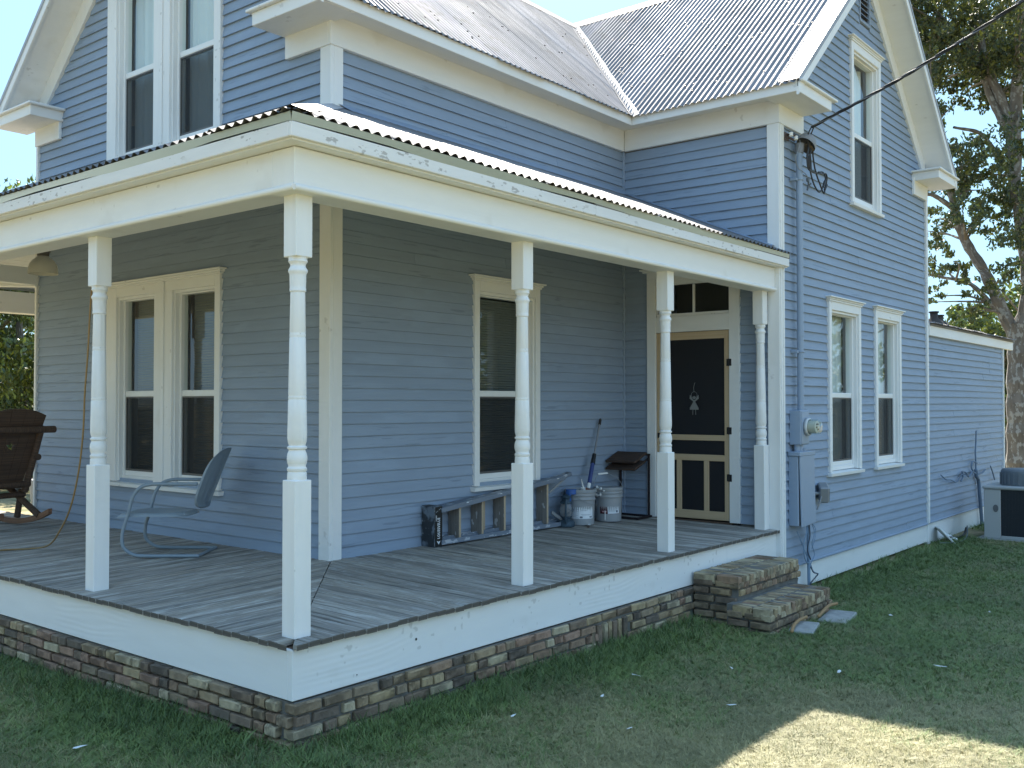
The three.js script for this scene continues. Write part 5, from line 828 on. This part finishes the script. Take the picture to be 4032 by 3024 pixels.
{
  const o = thing('caulk_tube', 'white caulk tube with a long nozzle sticking out of the open bucket', 'caulk tube', [4.99, 0.34, -1.63]); new MB().cyl(V(0.04, -0.08, 0.0), V(0.0, 0.075, 0.03), 0.024, 0.024, 14).build('tube', M.vinyl, o); new MB().cyl(V(0.0, 0.075, 0.03), V(-0.035, 0.165, 0.03), 0.011, 0.004, 10).build('nozzle', M.vinyl, o);
  const o2 = thing('wood_stain_can', 'small brown and white cans and brushes heaped in the open bucket', 'cans', [5.07, 0.33, -1.65]); new MB().add(new THREE.CylinderGeometry(0.03, 0.03, 0.09, 14).rotateZ(1.3), new THREE.Matrix4().setPosition(0, 0.05, 0.03)).build('can', std({ color: lin(0.22, 0.10, 0.07), roughness: 0.5 }), o2); new MB().bar(V(-0.05, 0.06, -0.02), V(0.07, 0.045, 0.05), 0.035, 0.012, 0.004).build('brush', std({ color: lin(0.45, 0.44, 0.40), roughness: 0.8 }), o2);
}
{
  const o = thing('blue_cup_holder', 'bright blue plastic paint cup hooked over the rim of the open bucket', 'paint cup', [4.83, 0.20, -1.66]), m = std({ color: lin(0.025, 0.11, 0.36), roughness: 0.4 });
  new MB().cyl(V(0.03, 0.155, 0.0), V(0.03, 0.205, 0.0), 0.055, 0.056, 22).build('ring', m, o); new MB().bar(V(-0.005, 0.02, 0.0), V(0.0, 0.16, 0.0), 0.03, 0.035, 0.005).build('stem', m, o);
}
{
  const o = thing('oil_lantern', 'rusty old blue oil lantern with a dusty glass globe beside the buckets', 'lantern', [4.77, 0.03, -1.66], 0.6), m = std({ color: lin(0.05, 0.085, 0.115), roughness: 0.6, metalness: 0.3, bumpMap: roughBump, bumpScale: 0.002 });
  new MB().lathe([[0, 0], [0.075, 0], [0.08, 0.01], [0.08, 0.045], [0.065, 0.06], [0.035, 0.066], [0.04, 0.078], [0.05, 0.085], [0, 0.086]], 24).build('tank', m, o); new MB().lathe([[0.05, 0.085], [0.055, 0.095], [0, 0.096]], 20).lathe([[0.045, 0.208], [0.052, 0.212], [0.05, 0.23], [0.034, 0.235], [0.034, 0.262], [0.05, 0.266], [0.046, 0.275], [0.02, 0.29], [0, 0.292]], 22).build('hood', m, o);
  mesh('globe', new THREE.LatheGeometry([[0.042, 0.096], [0.056, 0.125], [0.060, 0.15], [0.055, 0.18], [0.042, 0.208]].map((q) => new THREE.Vector2(...q)), 24), std({ color: lin(0.34, 0.35, 0.36), roughness: 0.25, transparent: true, opacity: 0.55, side: THREE.DoubleSide }), o);
  for (const s of [-1, 1]) new MB().tube([V(s * 0.07, 0.03, 0), V(s * 0.092, 0.07, 0), V(s * 0.096, 0.14, 0), V(s * 0.09, 0.21, 0), V(s * 0.07, 0.245, 0), V(s * 0.036, 0.25, 0)], 0.0095, 8).build('side_tube', m, o);
  new MB().tube([V(-0.06, 0.13, 0.02), V(-0.02, 0.16, 0.062), V(0.03, 0.14, 0.062), V(0.06, 0.17, 0.02)], 0.0018, 5).tube([V(-0.06, 0.17, 0.02), V(-0.02, 0.14, 0.062), V(0.03, 0.165, 0.062), V(0.06, 0.13, 0.02)], 0.0018, 5).build('globe_guard', m, o);
  o.scale.setScalar(1.12); mesh('burner', new THREE.CylinderGeometry(0.014, 0.02, 0.035, 12).translate(0, 0.105, 0), m, o);
}
{
  const o = thing('paint_stick', 'white paint stirring stick lying on the floor before the lantern', 'stick', [4.90, 0.04, -1.47], 0.55); new MB().box(-0.12, 0, -0.012, 0.10, 0.006, 0.012, 0.002).build('stick', M.oldWood, o); new MB().box(0.02, -0.001, -0.0125, 0.105, 0.007, 0.0125, 0.002).build('painted_end', M.vinyl, o);
}
{
  const o = thing('iron_stand', 'dark iron stand with two sloping slabs in the porch corner', 'stand', [5.88, 0.034, -1.62]), m = std({ color: lin(0.022, 0.015, 0.018), roughness: 0.6, metalness: 0.3 }), sl = std({ map: oldWood, color: lin(0.75, 0.75, 0.85), roughness: 0.85, bumpMap: deckBump, bumpScale: 0.003 });
  const P = (x, y, z) => V(x - 5.88, y, z + 1.62), w = 0.022;
  const f = new MB(); f.bar(P(5.70, 0.013, -1.80), P(5.70, 0.013, -1.375), w, w, 0.002).bar(P(6.01, 0.013, -1.80), P(6.01, 0.013, -1.40), w, w, 0.002).bar(P(5.689, 0.0135, -1.386), P(6.02, 0.0135, -1.41), w, w, 0.002).bar(P(5.689, 0.0135, -1.79), P(6.02, 0.0135, -1.79), w, w, 0.002); f.build('base', m, o);
  for (const z of [-1.435, -1.80]) new MB().bar(P(6.01, 0.02, z), P(6.01, 0.675, z), w, w, 0.002).build('upright', m, o);
  new MB().bar(P(6.01, 0.685, -1.82), P(6.01, 0.685, -1.42), w, w, 0.002).build('top_bar', m, o);
  for (const [y, k] of [[0.60, 0], [0.52, 1]]) { const b = new MB().at(new THREE.Matrix4().makeRotationZ(0.36).setPosition(5.72 - 5.88, y, 0)); b.box(0, 0, -0.19, 0.27 - k * 0.03, 0.022, 0.19, 0.004); b.build('slab', sl, o); }
  new MB().bar(P(6.0, 0.64, -1.44), P(5.74, 0.535, -1.44), 0.012, 0.02).bar(P(6.0, 0.64, -1.80), P(5.74, 0.535, -1.80), 0.012, 0.02).build('arm', m, o);
}
/* ---------- beside the house ---------- */
{
  const o = thing('air_conditioner', 'beige outdoor air conditioner unit with dark coil grille at the far wall end', 'air conditioner', [12.62, -0.715, 0.88]), be = std({ color: lin(0.40, 0.40, 0.385), roughness: 0.5 }), dk = std({ color: lin(0.030, 0.034, 0.040), roughness: 0.5, metalness: 0.3 }), gr = std({ color: lin(0.14, 0.16, 0.18), roughness: 0.5 });
  const x0 = -0.37, x1 = 0.38, z0 = -0.39, z1 = 0.40, H = 0.745, zc = -0.165;
  new MB().box(x0, 0.03, z0, x0 + 0.03, H, zc, 0.008).box(x0 + 0.0301, 0.03, z0, x1, H, z0 + 0.03, 0.006).box(x1 - 0.03, 0.03, z0 + 0.031, x1, H, z1 - 0.03, 0.006).box(x0, 0.03, z1 - 0.045, x0 + 0.04, H, z1, 0.006).box(x0 + 0.041, 0.03, z1 - 0.03, x1, H, z1 - 0.001, 0.005).box(x0 + 0.001, 0.03, zc + 0.001, x0 + 0.03, 0.075, z1 - 0.046, 0.004).build('cabinet', be, o);
  new MB().box(x0 - 0.02, H, z0 - 0.02, x1 + 0.02, H + 0.055, z1 + 0.02, 0.018).build('top', std({ color: lin(0.36, 0.37, 0.37), roughness: 0.5 }), o);
  new MB().box(x0 + 0.03, 0.076, zc + 0.001, x0 + 0.06, H, z1 - 0.046).build('coil', dk, o);
  const g = new MB(); for (let i = 1; i < 26; i++) g.box(x0 + 0.009, 0.076, zc + i * 0.0195, x0 + 0.012, H - 0.001, zc + 0.0025 + i * 0.0195); for (let i = 1; i < 5; i++) g.box(x0 + 0.006, 0.08 + i * 0.13, zc + 0.001, x0 + 0.0088, 0.084 + i * 0.13, z1 - 0.046); g.build('grille', dk, o);
  new MB().lathe([[0.30, 0.0], [0.30, 0.20], [0.28, 0.235], [0.12, 0.245], [0, 0.245], [0, 0.235], [0.26, 0.225], [0.262, 0.0]], 36, [0.02, H + 0.056, 0.06]).build('fan_guard', gr, o);
  for (let i = 0; i < 28; i++) { const a = (i / 28) * 6.283; new MB().bar(V(0.02 + 0.303 * Math.cos(a), H + 0.065, 0.06 + 0.303 * Math.sin(a)), V(0.02 + 0.303 * Math.cos(a), H + 0.235, 0.06 + 0.303 * Math.sin(a)), 0.014, 0.022).build('guard_rib', gr, o); }
  const e = new THREE.CylinderGeometry(1, 1, 0.006, 26).rotateZ(Math.PI / 2); const em = mesh('emblem', e, std({ color: lin(0.12, 0.12, 0.12), roughness: 0.5 }), o); em.position.set(x0 - 0.003, 0.47, zc - 0.065); em.scale.set(1, 0.055, 0.036);
  new MB().box(x0 - 0.06, -0.06, z0 - 0.1, x1 + 0.08, 0.0299, z1 + 0.08, 0.01).build('pad', M.concrete, o);
}
{
  const vp = std({ color: lin(0.15, 0.20, 0.27), roughness: 0.8 });
  const o = thing('dead_vine', 'dead vine stem painted over in blue, clinging to the lean-to wall by the air conditioner', 'vine', [13.7, -0.66, ZS + 0.03]), P = (x, y) => V(x - 13.7, y + 0.66, 0.015);
  const w = (pts, r) => new MB().tube(pts.map((p) => P(...p)), r, 7, 6).build('stem', vp, o);
  w([[13.86, -0.66], [13.80, -0.4], [13.74, -0.18], [13.66, 0.06], [13.56, 0.12], [13.52, 0.22]], 0.028); w([[13.52, 0.20], [13.52, 0.34], [13.50, 0.52], [13.54, 0.68], [13.56, 0.84]], 0.012);
  w([[13.54, 0.16], [13.3, 0.20], [13.1, 0.14], [12.9, 0.22], [12.72, 0.24]], 0.013); w([[13.1, 0.14], [12.75, 0.20], [12.4, 0.10], [12.1, 0.15], [11.85, 0.17], [11.6, 0.25]], 0.009); w([[13.55, 0.14], [13.9, 0.16], [14.1, 0.20]], 0.014); w([[13.4, 0.20], [13.25, 0.28], [13.3, 0.36], [13.6, 0.33]], 0.012); w([[14.45, 0.24], [14.6, 0.12], [14.72, 0.0]], 0.011); w([[12.72, 0.24], [12.75, 0.16], [12.66, 0.10]], 0.012);
}
{
  const o = thing('refrigerant_line', 'black insulated pipe loop running from the air conditioner along the ground', 'pipe', [12.4, -0.70, 0.12]); new MB().tube([V(-0.05, 0.12, 0.1), V(-0.25, 0.05, 0.12), V(-0.5, 0.03, 0.1), V(-0.75, 0.05, 0.05)], 0.02, 8).build('pipe', M.black, o); new MB().tube([V(-0.08, 0.16, 0.12), V(-0.4, 0.06, 0.2), V(-0.9, 0.02, 0.22), V(-1.4, 0.05, 0.1)], 0.008, 6).build('cable', std({ color: lin(0.10, 0.13, 0.14), roughness: 0.7 }), o);
}
{ // a board propped at the base of the lean-to
  const o = thing('loose_board', 'short white board propped on the ground where the house meets the lean-to', 'board', [11.5, -0.70, 0.25], 0.5); new MB().at(new THREE.Matrix4().makeRotationX(-0.75)).box(-0.17, 0, -0.01, 0.17, 0.30, 0.012, 0.003).build('board', M.white, o); new MB().box(0.1, 0.02, 0.02, 0.62, 0.05, 0.10, 0.004).build('foot_board', M.white, o);
}
{ // lean-to roof edge
  trim('fascia', M.white, (b) => b.box(XE + 0.035, 2.245, ZS + 0.0, 16.15, 2.42, ZS + 0.045, c4));
  const lr = trim('lean_to_roof', M.inside, (b) => { const y0 = 2.415, y1 = 2.95, z0 = ZS + 0.06, z1 = -4.4; const p = [V(XE + 0.034, y0, z0), V(16.15, y0, z0), V(16.15, y1, z1), V(XE + 0.034, y1, z1)], q = p.map((v) => v.clone().setY(v.y - 0.03)); b.quad(...p); b.quad(q[3], q[2], q[1], q[0]); b.quad(q[0], q[1], p[1], p[0]); b.quad(q[1], q[2], p[2], p[1]); });
  sheets(lr, XE + 0.04, 16.17, (x) => [V(x, 2.412, ZS + 0.09), V(x, 2.95, -4.4)], V(0, 1, 0.12).normalize(), galvs, 621);
  for (const [x, k] of [[11.66, 0.75], [11.93, 0.62]]) { const o = thing('roof_vent', k === 0.75 ? 'taller dark pipe vent on the lean-to roof, nearer the house' : 'shorter dark pipe vent on the lean-to roof, farther from the house', 'vent', [x, 2.44, -0.02], 0); new MB().lathe([[0.14, 0], [0.12, 0.05 * k], [0.055, 0.12 * k], [0.055, 0.22 * k], [0, 0.22 * k]], 18).build('boot', std({ color: lin(0.05, 0.045, 0.042), roughness: 0.8 }), o); new MB().lathe([[0, 0.22 * k], [0.07, 0.222 * k], [0.07, 0.25 * k], [0, 0.255 * k]], 16).build('cap', std({ color: lin(0.05, 0.045, 0.042), roughness: 0.8 }), o); }
}
/* ---------- on the lawn ---------- */
{
  const paver = (x, z, w, d, t, label) => { const o = single('stepping_stone', (() => { const b = new MB(); b.box(-w / 2, -0.03, -d / 2, w / 2, 0.022, d / 2, 0.008); return b.geo(); })(), M.concrete, label, 'stepping stone', [x, gy(x, z) + 0.012, z], t); return o; };
  paver(4.56, 0.93, 0.40, 0.20, 0.25, 'square grey stepping stone nearest the foot of the brick steps'); paver(5.25, 0.95, 0.52, 0.24, 0.16, 'long grey stepping stone farther right beyond the brick steps');
  const bk = std({ map: pineMap, color: lin(0.62, 0.50, 0.36), roughness: 0.8 }), stick = (pts, label) => { const c = pts[0], o = single('stick', new MB().tube(pts.map((p) => V(p[0] - c[0], p[1] - c[1], p[2] - c[2])), 0.014, 7, 5).geo(), bk, label, 'stick', c); return o; };
  stick([[4.22, -0.545, 0.97], [4.40, -0.540, 0.91], [4.60, -0.535, 0.87], [4.78, -0.54, 0.86]], 'bent brown stick lying against the nearer stepping stone'); stick([[4.90, -0.545, 0.92], [5.15, -0.54, 0.87], [5.36, -0.535, 0.84], [5.5, -0.54, 0.85]], 'long pale stick lying along the farther stepping stone');
}
{
  const R = rng(160), g = []; for (let k = 0; k < 4; k++) { const b = new MB(), n = 6, pts = []; for (let i = 0; i < n; i++) { const a = (i / n) * 6.283, r = 0.5 + R() * 0.5; pts.push(V(Math.cos(a) * r * 0.055, 0.004 + R() * 0.012, Math.sin(a) * r * 0.018)); } for (let i = 1; i + 1 < n; i++) b.tri(pts[0], pts[i + 1], pts[i], [0, 0], [0.1, 0], [0.1, 0.1]); g.push(b.geo()); }
  const fm = std({ color: lin(0.72, 0.74, 0.74), roughness: 0.8, side: THREE.DoubleSide }), spots = [[-2.1, 1.4], [-1.55, 0.95], [-1.32, 0.9], [-1.4, 1.2], [-0.9, 0.55], [-0.55, 1.35], [-0.2, 0.75], [0.25, 1.55], [0.6, 1.9], [1.1, 0.62], [1.35, 1.25], [1.75, 0.8], [2.3, 0.7], [2.9, 1.1], [3.3, 1.7], [3.9, 2.2], [5.6, 1.3], [6.5, 1.9], [8.5, 1.0], [-0.6, 2.2], [-1.6, -0.4], [-0.7, -0.9], [0.9, 2.3], [2.1, 1.5]];
  spots.forEach(([x, z], i) => single('paint_flake', g[i % 4], fm, 'small white flake of scraped paint lying in the grass', 'paint flake', [x, gy(x, z) + 0.035, z], R() * 6, 'paint flakes scattered over the lawn').scale.setScalar(0.6 + R() * 0.6));
}
/* ---------- grass ---------- */
{
  const blade = (R, h, w, lean) => { const a = R() * 6.283, d = V(Math.cos(a), 0, Math.sin(a)), s = V(-d.z, 0, d.x).multiplyScalar(w / 2), o = V((R() - 0.5) * 0.03, -0.006, (R() - 0.5) * 0.03), q = [0, 0.45, 0.8, 1].map((t) => o.clone().addScaledVector(d, lean * h * t * t).add(V(0, h * t * (1 - 0.30 * lean * t), 0))); return [q, s]; };
  const tuft = (seed, n, h0, h1, lean, w) => { const R = rng(seed), b = new MB(); for (let i = 0; i < n; i++) { const [q, s] = blade(R, mix(h0, h1, R()), w * (0.7 + 0.6 * R()), lean * (0.4 + R())); for (let k = 0; k < 2; k++) { const f = 1 - k * 0.35, e = 1 - (k + 1) * 0.35; b.quad(q[k].clone().addScaledVector(s, -f), q[k].clone().addScaledVector(s, f), q[k + 1].clone().addScaledVector(s, e), q[k + 1].clone().addScaledVector(s, -e)); } b.tri(q[2].clone().addScaledVector(s, -0.3), q[2].clone().addScaledVector(s, 0.3), q[3], [0, 0], [1, 0], [0.5, 1]); } return b.geo(); };
  const R = rng(171), green = [], dry = [], tall = [];
  const blocked = (x, z) => (x > 0.0 && z < 0.03 && x < 6.2) || (x > 6.1 && z < 0.02 && x < 16) || (x > 4.2 && x < 5.55 && z < 0.83) || (x > 0 && z < 0.05 && z > ZF && x < 6) || (x > 4.4 && x < 4.72 && z > 0.85 && z < 1.02) || (x > 5.02 && x < 5.48 && z > 0.86 && z < 1.06) || (x > 12.15 && x < 13.1 && z < 1.35);
  let tries = 0;
  while (green.length + dry.length < 265000 && tries++ < 1200000) {
    const r = 1.2 + 17 * Math.pow(R(), 1.2), a = THREE.MathUtils.degToRad(50.96) + (R() - 0.5) * 1.25, x = -3.338 + Math.sin(a) * r, z = 4.209 - Math.cos(a) * r;
    if (blocked(x, z) || z < -5 || z > 5) continue;
    const edge = x > 0 ? (x < 6.2 ? z : z) : -x, n = fbm(mod(x / 12, 1), mod(z / 12, 1), 9, 9, 5, 181), n2 = fbm(mod(x / 12 + 0.5, 1), mod(z / 12, 1), 20, 20, 4, 182);
    const near = sstep(0.75, 0.08, edge), far = sstep(2.5, 6, x) * 0.16;
    const bare = sstep(0.28, 0.0, Math.hypot(x + 0.0, Math.min(z, 0) * 0.5) - 0.15) * (x < 0.9 && x > -0.5 && z < 0.3 ? 1 : 0);
    if (R() < bare * 0.75) continue;
    if (x > 6.2 && z < 0.16 + 0.12 * n2 && R() < 0.8) continue;
    const g = n * 0.75 + n2 * 0.35 + near * 0.20 + far + (R() - 0.5) * 0.42 + 0.05;
    (g > 0.645 ? (near > 0.35 && R() < (x < 4.3 ? 0.09 : 0.03) ? tall : green) : dry).push([x, z, n2, near]);
  }
  const lay = (name, geo, mat, list, c0, c1, s0, s1, label) => {
    const m = new THREE.InstancedMesh(geo, mat, list.length), q = new THREE.Quaternion(), M4 = new THREE.Matrix4(), C = new THREE.Color();
    list.forEach(([x, z, n, near], i) => { const s = mix(s0, s1, R()) * (0.9 + 0.35 * near); q.setFromEuler(new THREE.Euler((R() - 0.5) * 0.5, R() * 6.283, (R() - 0.5) * 0.5)); M4.compose(V(x, gy(x, z), z), q, V(s, s * (0.85 + 0.4 * near), s)); m.setMatrixAt(i, M4); const k = mix3(c0, c1, clamp(R() * 0.8 + (n - 0.5) * 0.8 + 0.1)); m.setColorAt(i, C.setRGB(...k)); });
    m.name = name; shadows(m); scene.add(m); m.userData = { kind: 'stuff', label, category: 'grass' };
  };
  const leaf = new THREE.MeshPhysicalMaterial({ color: 0xffffff, roughness: 0.65, transmission: 0.25, thickness: 0, side: THREE.DoubleSide });
  lay('green_grass', tuft(172, 7, 0.032, 0.075, 1.0, 0.0045), leaf, green, [0.085, 0.145, 0.030], [0.215, 0.295, 0.075], 0.8, 1.35, 'green blades of the lawn, thickest along the house');
  lay('tall_grass', tuft(173, 8, 0.05, 0.11, 0.85, 0.0046), leaf, tall, [0.045, 0.095, 0.020], [0.12, 0.18, 0.045], 0.7, 1.2, 'longer dark green grass along the foot of the walls');
  lay('dry_grass', tuft(174, 7, 0.026, 0.070, 1.5, 0.0040), leaf, dry, [0.165, 0.175, 0.070], [0.48, 0.44, 0.21], 0.8, 1.35, 'dry straw coloured blades between the green grass');
}
/* ---------- trees ---------- */
const leafGeo = (() => { const b = new MB(); const P = (x, y) => V(x, y, 0.12 * Math.abs(x) * 2 - 0.15 * y * y); b.quad(P(0, -0.5), P(0.24, -0.1), P(0, 0.1), P(-0.24, -0.1)); b.quad(P(0, 0.1), P(0.24, -0.1), P(0.13, 0.28), P(0, 0.5)); b.quad(P(-0.24, -0.1), P(0, 0.1), P(0, 0.5), P(-0.13, 0.28)); return b.geo(); })();
const leafMat = new THREE.MeshPhysicalMaterial({ color: 0xffffff, roughness: 0.5, transmission: 0.5, thickness: 0, side: THREE.DoubleSide });
const limbPts = [];
function limb(b, pts, r0, r1) {                          // a tapering crooked branch
  for (let i = 0; i + 1 < pts.length; i++) for (const t of [0, 0.5]) limbPts.push(pts[i].clone().lerp(pts[i + 1], t));
  const c = new THREE.CatmullRomCurve3(pts), n = Math.max(6, pts.length * 5), S = 10, ring = [];
  for (let i = 0; i <= n; i++) { const t = i / n, p = c.getPointAt(t), T = c.getTangentAt(t), s = (Math.abs(T.y) > 0.9 ? V(1, 0, 0) : V(0, 1, 0)).cross(T).normalize(), u = T.clone().cross(s), r = mix(r0, r1, t) * (1 + 0.08 * Math.sin(i * 2.3)); ring.push(Array.from({ length: S + 1 }, (_, k) => { const a = (k / S) * 6.2832; return p.clone().addScaledVector(s, r * Math.cos(a)).addScaledVector(u, r * Math.sin(a)); })); }
  const L = c.getLength(); for (let i = 0; i < n; i++) for (let k = 0; k < S; k++) { const u0 = (k / S) * 6.28 * r0, u1 = ((k + 1) / S) * 6.28 * r0, v0 = (L * i) / n, v1 = (L * (i + 1)) / n; b.tri(ring[i][k], ring[i][k + 1], ring[i + 1][k + 1], [u0, v0], [u1, v0], [u1, v1]); b.tri(ring[i][k], ring[i + 1][k + 1], ring[i + 1][k], [u0, v0], [u1, v1], [u0, v1]); }
}
function crown(o, R, clumps, count, size, c0, c1, name = 'crown') { // clumps: [centre, radius]
  const tot = clumps.reduce((s, [, r]) => s + r * r, 0), rows = [];
  for (const [c, r] of clumps) { const n = Math.round((count * r * r) / tot), tw = 3 + Math.floor(r * 8), twigs = Array.from({ length: tw * 3 }, () => { const d = V(R() * 2 - 1, R() * 2 - 1, R() * 2 - 1).normalize().multiplyScalar(r * Math.cbrt(R())); return c.clone().add(V(d.x, d.y * 0.75, d.z)); }); for (let i = 0; i < n; i++) { const t = twigs[Math.floor(R() * twigs.length)]; rows.push(t.clone().add(V((R() - 0.5) * r * 0.34, (R() - 0.5) * r * 0.30, (R() - 0.5) * r * 0.34))); } }
  const m = new THREE.InstancedMesh(leafGeo, leafMat, rows.length), q = new THREE.Quaternion(), M4 = new THREE.Matrix4(), C = new THREE.Color();
  rows.forEach((p, i) => { const s = size * (0.65 + 0.7 * R()); q.setFromEuler(new THREE.Euler((R() - 0.5) * 2.4, R() * 6.283, (R() - 0.5) * 2.4)); m.setMatrixAt(i, M4.compose(p, q, V(s, s, s))); m.setColorAt(i, C.setRGB(...mix3(c0, c1, R() * R()))); });
  m.name = name; shadows(m); o.add(m); return m;
}
const CAM = camera.position.clone();
const dirPx = (x, y) => { const f = 2120.2, v = V((x - 1106) / f, (829.5 - y) / f, -1); return v.applyQuaternion(camera.quaternion).normalize(); };
const atPx = (x, y, r) => { const d = dirPx(x, y), h = Math.hypot(d.x, d.z); return CAM.clone().addScaledVector(d, r / h); };   // the spot r metres away along the ground
{ // the big tree beyond the lean-to
  const D = 22.5, base = atPx(2204, 900, D); base.y = gy(base.x, base.z) - 0.05;
  const o = thing('shade_tree', 'large lichen spotted tree with spreading limbs beyond the lean-to', 'tree', base.toArray()), R = rng(201), L = (x, y, d = D) => atPx(x, y, d).sub(base), tr = new MB();
  limbPts.length = 0; limb(tr, [V(0, -0.3, 0), L(2203, 950), L(2200, 820), L(2203, 700)], 0.29, 0.20);
  limb(tr, [L(2200, 745), L(2165, 670), L(2125, 585), L(2085, 520), L(2060, 440, 22), L(2040, 330, 21.5), L(2010, 200, 21)], 0.14, 0.04); limb(tr, [L(2204, 720), L(2225, 640), L(2215, 520), L(2190, 380), L(2180, 260), L(2130, 140), L(2110, 20)], 0.19, 0.06);
  limb(tr, [L(2185, 700), L(2140, 655), L(2090, 610), L(2040, 600), L(1990, 590)], 0.07, 0.02); limb(tr, [L(2195, 390), L(2150, 330), L(2120, 290), L(2060, 275, 22)], 0.07, 0.025); limb(tr, [L(2185, 300), L(2135, 200), L(2120, 150), L(2060, 90)], 0.09, 0.03); limb(tr, [L(2060, 450, 22), L(2010, 420, 21.5), L(1975, 430, 21)], 0.06, 0.02); limb(tr, [L(2215, 500), L(2290, 330), L(2400, 100), L(2460, -200)], 0.15, 0.05); limb(tr, [L(2190, 380), L(2200, 150), L(2260, -200), L(2280, -500)], 0.14, 0.05); limb(tr, [L(2130, 140), L(2000, 0), L(1900, -150)], 0.06, 0.02);
  const px = [[1990, 30, .7], [2040, 50, .8], [2100, 30, .8], [2160, 60, .9], [2210, 30, .9], [2000, 110, .6], [2060, 130, .7], [2130, 120, .6], [2190, 130, .8], [2020, 190, .6], [2090, 200, .6], [2165, 200, .55], [2215, 190, .7], [2010, 255, .45], [2045, 330, .6], [2100, 350, .6], [2150, 330, .55], [2205, 300, .6], [2060, 400, .65], [2120, 410, .6], [2180, 400, .5], [2210, 380, .6], [2030, 470, .5], [2080, 460, .45], [2135, 470, .5], [2170, 440, .5], [2020, 560, .45], [2060, 590, .4], [2100, 620, .35], [2010, 510, .4], [2015, 640, .28], [2110, 670, .3], [2200, 600, .5], [2230, 480, .8]];
  const cl = px.map(([x, y, r]) => [L(x, y, 20.6 + R() * 3.4), r * 1.08]);
  for (let i = 0; i < 34; i++) { const a = R() * 6.283, rr = Math.sqrt(R()) * 5.0; const q = V(rr * Math.cos(a), 10.0 + R() * 3.4, rr * Math.sin(a)); cl.push([q, 0.8 + R() * 0.6]); }
  const from = limbPts.slice(); for (const [c] of cl) for (let k = 0; k < 2; k++) { const e = c.clone().add(V((R() - 0.5) * 0.9 * k, (R() - 0.5) * 0.6 * k, (R() - 0.5) * 0.9 * k)), a = from.reduce((p, q) => (q.distanceTo(e) + (q.y > e.y ? 0.8 : 0) < p.distanceTo(e) + (p.y > e.y ? 0.8 : 0) ? q : p)); if (a.distanceTo(e) > 0.15) limb(tr, [a.clone(), a.clone().lerp(e, 0.5).add(V((R() - 0.5) * 0.25, 0.12 * R(), (R() - 0.5) * 0.25)), e], 0.028, 0.008); }
  tr.build('trunk', M.bark, o);
  crown(o, R, cl, 84000, 0.092, [0.030, 0.052, 0.010], [0.30, 0.31, 0.038]);
}
function simpleTree(name, label, p, h, w, seed, leaves, size, c0, c1, low = 0.12, group) {
  const o = thing(name, label, 'tree', [p.x, gy(p.x, p.z) - 0.05, p.z], 0, group), R = rng(seed), tr = new MB(), tips = [];
  limb(tr, [V(0, -0.2, 0), V(R() * 0.3, h * 0.25, R() * 0.3), V(R() * 0.4 - 0.2, h * 0.55, R() * 0.4), V(0, h * 0.85, 0)], h * 0.03, h * 0.008);
  for (let i = 0; i < 9; i++) { const a = R() * 6.283, y = h * (0.2 + 0.55 * R()), e = V(Math.cos(a) * w * 0.42, y + h * 0.12, Math.sin(a) * w * 0.42); limb(tr, [V(0, y - h * 0.08, 0), e.clone().multiplyScalar(0.5).setY(y), e], h * 0.011, h * 0.003); }
  tr.build('trunk', M.bark, o);
  for (let i = 0; i < 40; i++) { const a = R() * 6.283, t = R(), y = h * mix(low, 1, t), rr = (w / 2) * Math.pow(Math.sin(Math.PI * clamp(0.12 + 0.82 * t)), 0.7) * Math.sqrt(R()); tips.push([V(rr * Math.cos(a), y, rr * Math.sin(a)), (0.10 + 0.08 * R()) * w]); }
  crown(o, R, tips, leaves, size, c0, c1); return o;
}
{
  const G0 = [0.05, 0.08, 0.016], G1 = [0.50, 0.56, 0.09];
  // seen under the porch on the left
  [[-40, 30, 8, 8, 'bushy tree, leftmost of the trees seen past the rocking chair'], [35, 27, 6.2, 6, 'sunlit bushy tree right behind the rocking chair, lower than the one at its right'], [90, 34, 7.4, 8, 'taller dark green tree seen beside the far left corner of the porch wall']].forEach(([x, d, h, w, l], i) => simpleTree('yard_tree', l, atPx(x, 900, d), h, w, 211 + i, 26000, 0.15, G0, G1, 0.05));
  // beyond the lean-to on the right
  [[2172, 48, 6.5, 7, 'small tree seen in the gap between the lean-to and the big trunk'], [2260, 46, 8, 8, 'bushy tree at the right edge beyond the air conditioner']].forEach(([x, d, h, w, l], i) => simpleTree('yard_tree', l, atPx(x, 900, d), h, w, 221 + i, 9000, 0.26, G0, G1, 0.04));
  // outside the frame: what the window panes mirror
  [[-14, -9, 9, 8], [-19, -3, 11, 9], [-13, -17, 8, 8], [-24, -14, 12, 10], [24, 17, 9, 9], [31, 24, 12, 10], [19, 26, 10, 9], [37, 13, 10, 9], [28, 33, 12, 11]].forEach(([x, z, h, w], i) => simpleTree('yard_tree', 'leafy yard tree standing outside the picture and mirrored in the windows', V(x, 0, z), h, w, 231 + i, 6000, 0.33, G0, G1, 0.05, 'trees mirrored in the windows'));
}
{ // thin post and rail at the right edge
  const p = atPx(2172, 990, 27), o = thing('fence_post', 'thin dark metal fence post seen between the lean-to and the tree trunk', 'fence post', [p.x, gy(p.x, p.z), p.z]), m = std({ color: lin(0.05, 0.05, 0.05), roughness: 0.6 });
  const side = dirPx(2212, 900).sub(dirPx(2100, 900)).setY(0).normalize(); new MB().cyl(V(0, 0, 0), V(0, 1.35, 0), 0.035, 0.035, 10).build('post', m, o); new MB().cyl(V(0, 1.32, 0), side.clone().multiplyScalar(1.6).setY(1.32), 0.022, 0.022, 8).build('rail', m, o);
}
renderer.render(scene, camera);
